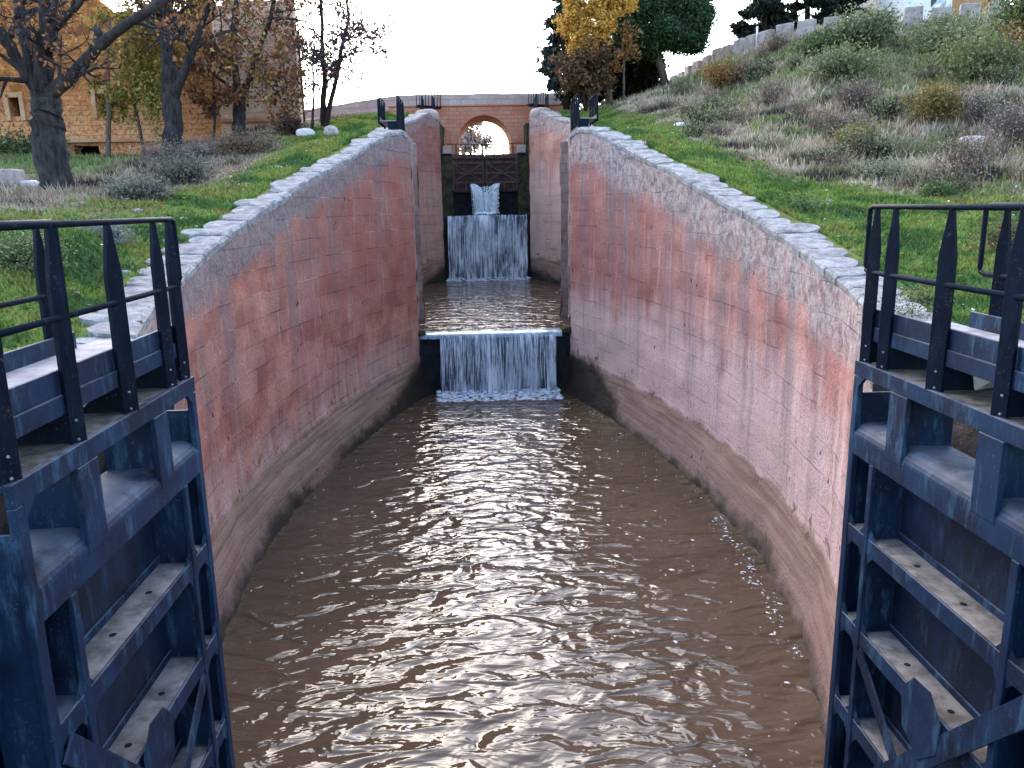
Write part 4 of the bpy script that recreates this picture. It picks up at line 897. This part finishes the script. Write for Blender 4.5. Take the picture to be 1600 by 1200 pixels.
def clumps(rr, centers, radii, n, per, lsize, cols, shell=.55, squash=.75, long=2.2, droop=0.0):
    """leaf clumps: each centre gets n sub-clumps of per leaves"""
    P = []
    for c0, R_ in zip(centers, radii):
        d = rr.normal(size=(n,3)); d /= np.linalg.norm(d, axis=1)[:,None]; q = np.array(c0)+d*np.array([R_,R_,R_*squash])*(shell+(1-shell)*rr.random((n,1)))
        P.append(np.repeat(q, per, 0)+rr.normal(size=(n*per,3))*R_*.13)
    P = np.concatenate(P); return leaf_quads(P, lsize, cols, rr, 0, droop, long)
# right bank clump of trees
g0 = A(1040,132,58); g0[2] -= .3
rt_ = thing('stone_pine', 'leaning umbrella pine with a dense round dark green crown', 'pine tree', g0); mb = MB(); r = random.Random(41); rr = np.random.default_rng(41)
st_ = [g0, A(1036,115,57.8), A(1030,98,57.6), A(1026,80,57.4)]
mb.tube([Vector(p) for p in st_], [.34,.28,.25,.22], 8)
for x, y, rr_ in ((985,55,.12),(1010,40,.14),(1050,66,.13),(1078,55,.12),(1040,25,.13),(1000,15,.1),(1075,30,.1)):
    q = [Vector(A(1027,82,57.4)), Vector(A((1027+x)/2, (82+y)/2+4, 57.2+r.uniform(-1,1))), Vector(A(x,y,57+r.uniform(-1.8,1.5)))]; mb.tube(q, [rr_, rr_*.7, rr_*.4], 6)
for k in range(20):                                     # dead grey twigs low in the crown
    q = wander(Vector(A(r.uniform(1045,1072), r.uniform(40,60), 55.8)), (r.uniform(-.6,.6),0,r.uniform(-.2,1)), .9, 4, r, .3); mb.tube(q, .014, 3)
hang(mb.build('trunk', M['barkpale'], None, True), rt_)
cs = [A(x,y,Y) for x,y,Y in ((985,55,57),(1000,25,57.5),(1030,8,57),(1060,20,57),(1085,38,57),(1080,62,57),(1040,45,56.2),(975,38,57.5),(1020,65,57),(1060,-5,58),(1005,-5,58),(1078,10,58),(1000,72,58),(1090,20,57.5),(1055,60,58))]
V, c = clumps(rr, cs, [1.15]*len(cs), 200, 20, .11, [(.022,.048,.018),(.036,.075,.026),(.055,.10,.034),(.012,.026,.012)], .5, .8, 2.4); hang(arr_mesh('crown', V, 4, M['needle'], None, c), rt_)
def leafy(name, label, base, trunk_pts, r0, r1, cs, R_, n, per, ls, cols, barkm, seed, mat='leaf', cat='tree', shell=.4, squash=.9, droop=0, long=1.6, group=None, twig=0, minr=.012):
    root = thing(name, label, cat, base, group); mb = MB(); rr = np.random.default_rng(seed); r = random.Random(seed); P = [Vector([float(q) for q in p]) for p in trunk_pts]; tube_branch(mb, P, r0, r1, 8)
    for c0 in cs:
        f = r.uniform(.35,.95); i = min(int(f*(len(P)-1)), len(P)-2); a = P[i].lerp(P[i+1], f*(len(P)-1)-i); b_ = Vector([float(q) for q in c0]); mid_ = a.lerp(b_, .5)+Vector((r.uniform(-.2,.2), r.uniform(-.2,.2), .15)); mb.tube([a, mid_, b_], [r1*1.1, r1*.7, minr], 5)
    hang(mb.build('trunk', barkm, None, True), root); V, c = clumps(rr, cs, R_ if hasattr(R_,'__len__') else [R_]*len(cs), n, per, ls, cols, shell, squash, long, droop); hang(arr_mesh('crown', V, 4, M[mat], None, c), root); return root
g0 = A(955,165,54); g0[2] -= .3
leafy('poplar_tree', 'golden yellow autumn tree rising left of the umbrella pine', g0, [g0, A(950,140,54), A(945,100,54), A(940,60,54), A(930,10,54), A(928,-40,54)], .26, .07,
  [A(x,y,Y) for x,y,Y in ((930,10,54),(905,25,54),(945,-10,54),(915,50,53.6),(940,40,53.6),(890,40,54.4),(950,20,54.4),(925,-25,54),(900,-5,54),(935,72,54),(905,75,54),(960,-10,54),(970,5,54.5))], 0.95, 90, 17, .12, [(.62,.34,.05),(.70,.42,.09),(.50,.26,.05),(.40,.25,.07)], M['barkpale'], 42, shell=.2)
g0 = A(885,165,57); g0[2] -= .3
leafy('cedar_tree', 'ragged blue green conifer at the left of the right bank trees', g0, [g0, A(884,110,57), A(880,50,57), A(878,-20,57)], .25, .06,
  [A(x,y,57+((i*7)%5-2)*.5) for i,(x,y) in enumerate(((862,112),(868,85),(875,60),(870,35),(882,15),(890,100),(900,75),(860,82),(885,45),(895,125),(870,130),(905,110),(880,-5),(895,20),(858,100),(875,105),(905,140),(890,150)))], .8, 60, 9, .17, [(.020,.040,.030),(.035,.060,.045),(.012,.022,.018),(.05,.07,.06)], M['barkbrown'], 43, 'needle', shell=.2, squash=.55, droop=.4, long=2.4)
g0 = A(985,150,61); g0[2] -= .3
leafy('evergreen_thicket', 'dense near black evergreen standing behind the golden tree and pine', g0, [g0, A(985,120,61), A(980,80,61)], .2, .08,
  [A(x,y,61+((i*5)%4-2)*.5) for i,(x,y) in enumerate(((930,120),(950,100),(970,110),(990,100),(1005,115),(965,140),(985,140),(1000,138),(940,140),(925,95),(950,75),(980,80),(1005,90),(1018,105),(1010,128),(915,130),(920,150)))], 1.2, 90, 10, .20, [(.006,.010,.006),(.012,.018,.008),(.018,.024,.008),(.028,.020,.008)], M['barkbrown'], 44, shell=.15)
g0 = A(975,160,55); g0[2] -= .2
bare_tree('sapling', 'straight pale thin trunk between the golden tree and the pine', g0, [([g0, A(975,130,55), A(975,95,55), A(973,60,55)], .09, .05, 1)], M['barkpale'], 45, 500, .15, [(.25,.12,.04),(.16,.09,.03)], 2, 5, 1.0)
g0 = A(915,168,53); g0[2] -= .2
bare_tree('shrub_tree', 'brown leafed shrubby tree under the golden tree beside the walkway', g0, [([g0, A(912,145,53), A(905,115,53)], .08, .04, 1), ([g0, A(925,140,53), A(932,100,53)], .08, .04, 1), ([g0, A(900,140,53), A(892,110,53)], .06, .03, 1)], M['barkbrown'], 46, 3800, .16, [(.10,.045,.03),(.15,.07,.035),(.06,.045,.02),(.17,.10,.04)], 3, 5, 1.3, cat='tree')
g0 = A(868,160,72); 
leafy('orange_shrub', 'orange brown bush beside the right end of the bridge railing', np.array((g0[0],g0[1],g0[2]-1)), [(g0[0],g0[1],g0[2]-1.6),(g0[0],g0[1],g0[2]-.3)], .06, .03, [A(x,y,72) for x,y in ((862,158),(872,152),(880,158),(868,165),(884,165),(856,166))], .75, 60, 8, .17, [(.30,.17,.05),(.22,.14,.04),(.12,.11,.03),(.36,.2,.07)], M['barkbrown'], 47, cat='bush', shell=.2)
# conifers and house on the ridge
for i, (x, y, Y, hw, hh, lab) in enumerate(((1195,25,66,42,80,'broad dark cedar leftmost on the ridge behind the guard stones'), (1262,8,68,40,80,'middle dark cedar on the ridge behind the guard stones'), (1320,2,70,44,80,'dark cedar on the ridge nearest the white house'), (1385,10,72,36,60,'small dark cedar half hidden beside the white house'))):
    g0 = A(x, 62, Y); g0[2] -= .6; top_ = A(x, -hh, Y); rr = np.random.default_rng(60+i); cs = []; Rs = []
    for k in range(46):
        f = rr.random()**1.1; a = rr.random()*6.28; rad_ = hw/1250*Y*(1-f*.75)*(.55+.45*rr.random()); c0 = g0+(top_-g0)*(f*.95+.10); cs.append(c0+np.array((math.cos(a)*rad_, math.sin(a)*rad_, 0))); Rs.append(.85*(1-.4*f))
    leafy('cedar_tree', lab, g0, [g0, (g0+top_)/2, top_], .3, .06, cs, Rs, 34, 9, .20, [(.008,.013,.010),(.014,.022,.016),(.022,.032,.022),(.005,.008,.006)], M['barkbrown'], 60+i, 'needle', shell=.15, squash=.4, long=2.6)
hp = A(1450,24,64); hx = A(1412,24,64)[0]; hx2 = A(1486,24,64)[0]; gz = hp[2]-1.5
hs = thing('white_house', 'white rendered house corner high on the ridge behind the guard stones', 'house', ((hx+hx2)/2, 64, gz))
b = MB(); b.box(hx, hx2, 64, 72, gz, gz+6.5); hang(b.build('wall', M['white'], None), hs)
b = MB(); wx = A(1457,5,64)[0]; b.box(wx-.12, wx+.30, 63.97, 64.03, gz+2.1, gz+3.6); hang(b.build('window', M['glass'], None), hs)
b = MB(); b.add([(hx-.3,63.7,gz+6.5),(hx2+.3,63.7,gz+6.5),(hx2+.3,68,gz+8),(hx-.3,68,gz+8),(hx2+.3,72.3,gz+6.5),(hx-.3,72.3,gz+6.5)], [(0,1,2,3),(3,2,4,5),(0,3,5),(1,4,2),(0,5,4,1)]); hang(b.build('roof', M['ochre'], None), hs)
ox = A(1563,10,66)[0]; oh = thing('brown_house', 'ochre brown building beside the white house on the ridge', 'house', ((hx2+ox)/2, 66, gz))
b = MB(); b.box(hx2+.02, ox, 66, 73, gz, gz+5.5); hang(b.build('wall', M['ochre'], None), oh)
b = MB(); b.box(hx2+.05, ox+.3, 65.7, 73.3, gz+5.5, gz+5.8); hang(b.build('roof', M['block'], None), oh)
tp = [A(1468,-4,56), A(1481,2,56), A(1470,30,56), A(1453,28,56), A(1458,16,56)]
b = MB(); n = 10; Gt = np.zeros((n, n, 3))
for i in range(n):
    for j in range(n):
        u_, v_ = i/(n-1), j/(n-1); p_ = (1-v_)*((1-u_)*tp[0]+u_*tp[1])+v_*((1-u_)*tp[3]+u_*tp[2]); Gt[i,j] = p_+np.array((.1*math.sin(v_*9), .22*math.sin(u_*8+v_*3)+.5*v_, 0))
o = b.grid(Gt).build('draped_sheet', M['tarp'], None, True); sm = o.modifiers.new('cloth', 'SOLIDIFY'); sm.thickness = .05; tag(o, 'pale bluish sheet hanging in front of the white house', 'sheet')

# guard stones along the ridge road
ridge = [A(x,y,Y) for x,y,Y in ((1052,141,65),(1085,116,61),(1120,96,58),(1150,83,55.5),(1183,72,53),(1220,63,51.3),(1260,55,50),(1320,47,49),(1400,40,48),(1500,32,47),(1590,25,46),(1640,22,45.5))]
def along(pts, step):
    out = []; d = 0; nxt = .2
    for a, b_ in zip(pts, pts[1:]):
        L = np.linalg.norm((b_-a)[:2])
        while nxt <= d+L: f = (nxt-d)/L; out.append((a+(b_-a)*f, math.atan2(b_[1]-a[1], b_[0]-a[0]))); nxt += step
        d += L
    return out
q = along(ridge, 1.42); proto = None
for i, (p_, ang) in enumerate(q):
    if proto is None:
        b = MB(); b.box(-.52,.52,-.22,.22,-.45,.92); proto = b.build('guard_stone', M['block'], None, False, .06); o = proto
    else: o = proto.copy(); COL.objects.link(o)
    z = float(ground(p_[0], p_[1])); rj = random.Random(i); o.location = (p_[0], p_[1], max(z, p_[2]-.15)); o.rotation_euler = (rj.uniform(-.04,.04), rj.uniform(-.04,.04), ang+rj.uniform(-.06,.06)); o.scale = (rj.uniform(.92,1.06), 1, rj.uniform(.93,1.07))
    tag(o, 'squared grey guard stone in the row edging the ridge road', 'guard stone', 'guard stones along the ridge road')
b = MB(); p_ = A(1182,68,52.9); b.tube([(p_[0],p_[1],p_[2]-.4),(p_[0],p_[1],p_[2]+1.0)], .055, 8); tag(b.build('marker_post', M['white'], None, True), 'thin white post between two guard stones on the ridge', 'post')

# shrubs on the hillside and the left mound
def shrub(label, x, y, Y, wpx, hpx, cols, seed, ls=.13, n=16, per=60, group=None, stems=12, dens=1.0, stemm='barkbrown', name='shrub'):
    p0 = A(x, y, Y); p0[2] = float(ground(p0[0], p0[1]))-.05; W_ = wpx/1250*Y; H_ = hpx/1250*Y; r = random.Random(seed); rr = np.random.default_rng(seed); root = thing(name, label, 'bush', p0, group); mb = MB(); tips = []
    for k in range(stems):
        a = r.uniform(0,6.28); f = r.random()**.5*.5; tip = Vector((p0[0]+math.cos(a)*W_*f, p0[1]+math.sin(a)*W_*f, p0[2]+H_*r.uniform(.6,1)*(1-.5*f))); s0 = Vector((p0[0]+math.cos(a)*W_*f*.3, p0[1]+math.sin(a)*W_*f*.3, p0[2]-.1)); m_ = s0.lerp(tip, .5)+Vector((r.uniform(-.1,.1), r.uniform(-.1,.1), .05)); pts = [s0, m_, tip]; mb.tube(pts, [.02,.014,.006], 4); twigs(mb, tips, pts, .012, 2, H_*.35, r, 4, .25, .04, .004)
    hang(mb.build('stem', M[stemm], None, True), root); T = np.array([t_[:] for t_ in tips]); N = int(n*per*dens*1.25)
    if N: P = T[rr.integers(0, len(T), N)]+rr.normal(size=(N,3))*np.array((.20,.20,.15))*max(1, W_/1.5); P[:,2] = np.maximum(P[:,2], p0[2]+.02); V, c = leaf_quads(P, ls*.62, cols, rr, 0, .1, 2.0); hang(arr_mesh('foliage', V, 4, M['leaf'], None, c), root)
    return root
DG = [(.06,.11,.036),(.095,.15,.05),(.14,.175,.065),(.04,.07,.026)]; GG = [(.20,.215,.115),(.25,.245,.15),(.16,.18,.085)]; OB = [(.26,.13,.035),(.18,.09,.03),(.32,.18,.05)]; GR = [(.26,.225,.22),(.32,.28,.27),(.2,.17,.16)]; YG = [(.20,.17,.04),(.26,.19,.05),(.14,.13,.035)]
shrub('large grey green broom bush in front of the ridge guard stones', 1345, 78, 44.5, 75, 58, GG+DG[:1], 101, .15, 60, 70, stems=24)
shrub('dark green bush at the left foot of the large broom', 1277, 92, 45, 50, 36, DG, 102, .14, 50, 60, stems=18)
shrub('dark green bush at the right side of the large broom', 1372, 62, 45.5, 22, 40, DG, 103, .14, 20, 60)
shrub('tall green bush cut off by the right edge of the hill', 1612, 130, 38, 80, 115, DG+YG[:1], 104, .15, 90, 60, stems=26)
shrub('orange brown bush at the left end of the hillside', 1130, 152, 47, 60, 40, OB, 105, .12, 34, 50, stems=26)
shrub('bright rust red dead shrub near the right edge of the hill', 1577, 118, 37, 22, 62, [(.34,.13,.03),(.26,.09,.03)], 106, .10, 14, 40)
shrub('grey dead thistle bush low at the right edge of the hill', 1578, 232, 26.5, 85, 75, GR, 107, .06, 12, 60, stems=46, stemm='barkpale')
shrub('grey dead thistle clump beside the pale hillside rock', 1525, 205, 29, 55, 55, GR, 108, .06, 9, 50, stems=36, stemm='barkpale')
shrub('golden olive shrub in the middle of the right hillside', 1455, 205, 30, 65, 62, YG+OB[:1], 109, .09, 46, 50, stems=34, stemm='barkpale')
shrub('low olive shrub with thin yellow stems below the golden shrub', 1340, 235, 27.5, 60, 36, YG+GG, 110, .08, 36, 50, stems=26, stemm='barkpale')
shrub('purple brown dead weed clump in the centre of the hillside', 1335, 175, 33, 70, 52, [(.24,.17,.15),(.18,.13,.11),(.29,.22,.19)], 111, .07, 16, 50, stems=44, stemm='barkpale')
shrub('pale straw weed clump left of centre on the hillside', 1200, 165, 38, 60, 45, [(.34,.28,.22),(.28,.22,.18)], 112, .07, 14, 50, stems=38, stemm='barkpale')
shrub('silvery sage bush upper left of the hillside', 1165, 110, 47, 60, 26, [(.15,.15,.14),(.11,.12,.10),(.19,.18,.17)], 113, .10, 34, 60, stems=22)
shrub('green bramble below the large broom bush', 1320, 125, 39.5, 90, 45, GG+DG[1:3], 114, .12, 60, 60, stems=26)
shrub('green bramble patch high on the right of the hill', 1480, 70, 42.5, 130, 30, GG+DG[1:3], 115, .13, 70, 60, stems=26)
shrub('wide green scrub on the right shoulder of the hill', 1520, 130, 36.5, 130, 50, GG+DG[1:3]+YG[:1], 116, .12, 80, 60, stems=30)
shrub('small dark green weed in the grass above the right railing', 1465, 305, 20.2, 32, 20, DG, 117, .07, 26, 50)
shrub('dark green weed beside the right coping stones', 1250, 322, 19.2, 40, 14, DG, 118, .06, 20, 50)
shrub('grey green weed tuft at the path edge on the right', 1375, 270, 23.5, 70, 22, GG+[(.16,.15,.13)], 119, .06, 34, 50, stems=22)
shrub('brown leafed weed clump behind the right railing', 1580, 375, 14.2, 70, 46, [(.14,.10,.05),(.09,.11,.04),(.2,.13,.07)], 120, .04, 40, 50, stems=22)
shrub('green weed tuft just behind the right handrail', 1437, 470, 11.4, 34, 20, DG[1:], 121, .035, 26, 40)
shrub('green weed at the heel of the right walkway', 1412, 500, 10.3, 40, 18, DG[1:]+YG[:1], 122, .03, 26, 40)
shrub('dark reddish bush by the pale rocks on the left mound', 457, 218, 43, 30, 26, [(.07,.035,.03),(.05,.03,.025),(.10,.05,.04)], 123, .12, 26, 50)
shrub('grey lavender bush on the slope of the left mound', 285, 300, 25, 90, 34, [(.16,.15,.14),(.12,.12,.10),(.10,.10,.06)], 124, .07, 60, 60, stems=34)
shrub('silvery sage bush below the lavender on the left slope', 215, 318, 21, 90, 30, [(.13,.14,.12),(.17,.16,.15),(.08,.10,.05)], 125, .06, 50, 60, stems=34)
shrub('dry brown weed clump along the crest of the left mound', 380, 248, 36, 90, 24, [(.20,.12,.07),(.15,.09,.07),(.12,.11,.05)], 126, .09, 50, 60, stems=34)
shrub('grey purple weed clump at the foot of the dark tall tree', 290, 262, 35, 95, 26, [(.19,.15,.14),(.14,.11,.10)], 127, .09, 50, 60, stems=34)
shrub('blue grey thistle near the left railing', 165, 348, 16.3, 50, 20, [(.14,.17,.16),(.20,.22,.21)], 128, .05, 24, 50)
shrub('dark green herb patch behind the left railing', 40, 390, 12.8, 90, 34, DG[1:]+GG[:1], 129, .045, 60, 60, stems=24)
shrub('dark hedge bush at the foot of the ruin far left', 15, 252, 47, 130, 24, DG[:3]+[(.02,.05,.02)], 130, .16, 60, 60, stems=20)

# low weed clumps strewn over the bank
def strew(label, grp, cols, seed, count, h, ls, stemm, side=1):
    proto = shrub(label, 1300, 200, 31, h*70, h*36, cols, seed, ls, 12, 40, grp, 26, 1.0, stemm, 'weed_clump'); base = proto.location.copy(); r = random.Random(seed); k = 0
    while k < count:
        y = r.uniform(12, 50); x = float(wout(y))+float(toe(np.array(1.0), y))+r.uniform(0.2, 22)*r.random()+XC
        px, py, q_ = visible_px(np.array(x), np.array(y), ground(x, y))
        if not (900 < px < 1620 and py > 20): continue
        o = proto if k == 0 else copy_tree(proto); o.location = (x, y, float(ground(x, y))); sc_ = r.uniform(.6,1.25); o.scale = (sc_*r.uniform(.8,1.3), sc_*r.uniform(.8,1.3), sc_*r.uniform(.7,1.2)); o.rotation_euler = (0,0,r.uniform(0,6.28)); k += 1
strew('low purple grey dead weed clump on the right hillside', 'purple grey weed clumps on the hillside', [(.2,.16,.15),(.24,.2,.18),(.14,.12,.10)], 401, 34, 1.0, .055, 'barkpale') if 0 else None
strew('low straw coloured weed clump on the right hillside', 'straw weed clumps on the hillside', [(.22,.17,.11),(.28,.22,.16),(.16,.11,.06)], 402, 30, .85, .055, 'barkpale')
strew('low grey green herb clump on the right hillside', 'grey green herb clumps on the hillside', GG+DG[1:2], 403, 20, .8, .075, 'barkbrown')
# picket railings at the ends of the bridge
for x0, x1, yb_, lab in ((651,688,167,'dark iron picket railing at the left end of the bridge'), (826,856,165,'dark iron picket railing at the right end of the bridge')):
    a_ = A(x0, yb_-3, 62.2); b_ = A(x1, yb_, 62.8); root = thing('picket_railing', lab, 'railing', a_); n = 9
    for k in range(n):
        p_ = a_+(b_-a_)*k/(n-1); h_ = 1.02 if k not in (3, n-1) else 1.35; b = MB(); b.tube([p_, p_+np.array((.02,0,h_))], .028 if h_ < 1.2 else .04, 5); hang(b.build('picket', M['bluepost'], None), root)
    b = MB(); b.bar(a_+np.array((0,0,.85)), b_+np.array((0,0,.85)), .03, .05); hang(b.build('rail', M['bluepost'], None), root)
    b = MB(); b.bar(a_+np.array((0,0,-.09)), b_+np.array((0,0,-.09)), .5, .16); hang(b.build('kerb', M['bluepost'], None), root)
# rocks
def rock(label, x, y, Y, wpx, hpx, mat, seed, name='rock', amp=.22):
    p0 = A(x, y, Y); z = float(ground(p0[0], p0[1])); W_ = wpx/1250*Y/2; H_ = hpx/1250*Y/2; b = MB(); b.rock((p0[0], p0[1], z+H_*.7), (W_, W_*.8, H_), seed, 3, amp); return tag(b.build(name, M[mat], None, False), label, 'rock')
rock('white boulder lying in the grass by the right path', 1065, 206, 36, 30, 14, 'palerock', 3)
rock('pinkish flat boulder by the reddish bush on the left mound', 478, 215, 41.5, 28, 14, 'palerock', 5)
rock('grey humped boulder at the foot of the twin stemmed tree', 518, 214, 41.5, 26, 18, 'rubble', 6)
rock('tan flat boulder half buried low on the right hillside', 1522, 222, 27.3, 52, 22, 'rubble', 8)
rock('small white stone in the grass right of the path', 1552, 465, 11.4, 20, 10, 'palerock', 9)
for k in range(46):
    r = random.Random(200+k); x = r.uniform(545,592); f = (x-545)/47; y = 203-8*f+r.uniform(-7,9); Yk = 40+r.uniform(-2.5,3)
    rock('small pale cobble in the scatter left of the middle walkway', x, y, Yk, r.uniform(4,8), r.uniform(3,5), 'coping', k, 'cobble')['group'] = 'pale cobbles by the middle walkway'
for k in range(30):
    r = random.Random(300+k); s = r.choice((-1,1)); y = r.uniform(10,26); x = s*(float(wout(y))+r.uniform(.0,1.6))+XC; q = r.uniform(.03,.085); b = MB(); b.rock((x, y, float(ground(x,y))+q*.2), (q*1.5,q*1.2,q*.7), k, 2, .3)
    tag(b.build('pebble', M['coping'], None, False), 'small pale stone lying beside the coping', 'stone', 'loose stones beside the coping')
b = MB(); p_ = A(8,284,25); b.box(p_[0]-.5, p_[0]+.45, p_[1]-.35, p_[1]+.35, float(ground(p_[0],p_[1]))-.1, float(ground(p_[0],p_[1]))+.42); tag(b.build('stone_slab', M['rubble'], None, False, .05), 'squared pale stone block in the grass at the far left edge', 'stone block')
rock('mossy white rock beside the squared block at the far left', 48, 290, 25, 28, 14, 'palerock', 12)

# trees seen through the arch and beyond
for i, (x, y0, Y, yt, lab, cols, n) in enumerate(((735,238,95,192,'brown leafed tree seen through the left of the bridge arch',[(.40,.28,.22),(.46,.32,.26),(.32,.24,.2)],1500), (722,238,110,196,'pale grey bare tree seen through the bridge arch',[(.20,.18,.2),(.14,.12,.12)],800), (752,240,120,215,'low brown bush seen through the bridge arch',[(.38,.27,.22),(.3,.22,.18)],700))):
    g0 = A(x, y0, Y); g0[2] -= 1.5; tp_ = A(x+1, yt, Y)
    bare_tree('distant_tree', lab, g0, [([g0, (g0+tp_)/2, tp_], .2, .07, 1)], M['barkbrown'], 80+i, n, .28, cols, 3, 5, 1.5, lspread=.3, minr=.015)

# ------------------------------------------------------------------ camera, light, world
cd = bpy.data.cameras.new('Camera'); cd.sensor_width = 36; cd.lens = FOC/1600*36; cd.clip_end = 5000; cd.clip_start = .05
co = bpy.data.objects.new('Camera', cd); COL.objects.link(co)
co.matrix_world = Matrix(((RT[0],UP[0],-FW[0],CAM[0]),(RT[1],UP[1],-FW[1],CAM[1]),(RT[2],UP[2],-FW[2],CAM[2]),(0,0,0,1))); scene.camera = co
SUN_EL, SUN_AZ = math.radians(33), math.radians(-14)          # veiled sun ahead, to the left
sd = bpy.data.lights.new('Sun', 'SUN'); sd.energy = 0.5; sd.angle = math.radians(110); sd.color = (1.0,.98,.965)
so = bpy.data.objects.new('Sun', sd); COL.objects.link(so)
dirv = Vector((math.sin(SUN_AZ)*math.cos(SUN_EL), math.cos(SUN_AZ)*math.cos(SUN_EL), math.sin(SUN_EL))); so.rotation_euler = dirv.to_track_quat('Z', 'Y').to_euler()
wd_ = bpy.data.worlds.new('World'); scene.world = wd_; wd_.use_nodes = True; nt = wd_.node_tree; bg = nt.nodes['Background']
sk = nt.nodes.new('ShaderNodeTexSky'); sk.sky_type = 'NISHITA'; sk.sun_disc = False; sk.sun_elevation = SUN_EL; sk.sun_rotation = SUN_AZ; sk.air_density = 1.0; sk.dust_density = 1.6; sk.ozone_density = 1.5
nt.links.new(sk.outputs[0], bg.inputs[0]); bg.inputs[1].default_value = .15
scene.view_settings.view_transform = 'Standard'; scene.view_settings.look = 'None'; scene.view_settings.exposure = 2.5; scene.view_settings.gamma = 1
scene.render.engine = 'CYCLES'; scene.cycles.use_denoising = True; scene.cycles.max_bounces = 6; scene.cycles.transparent_max_bounces = 10
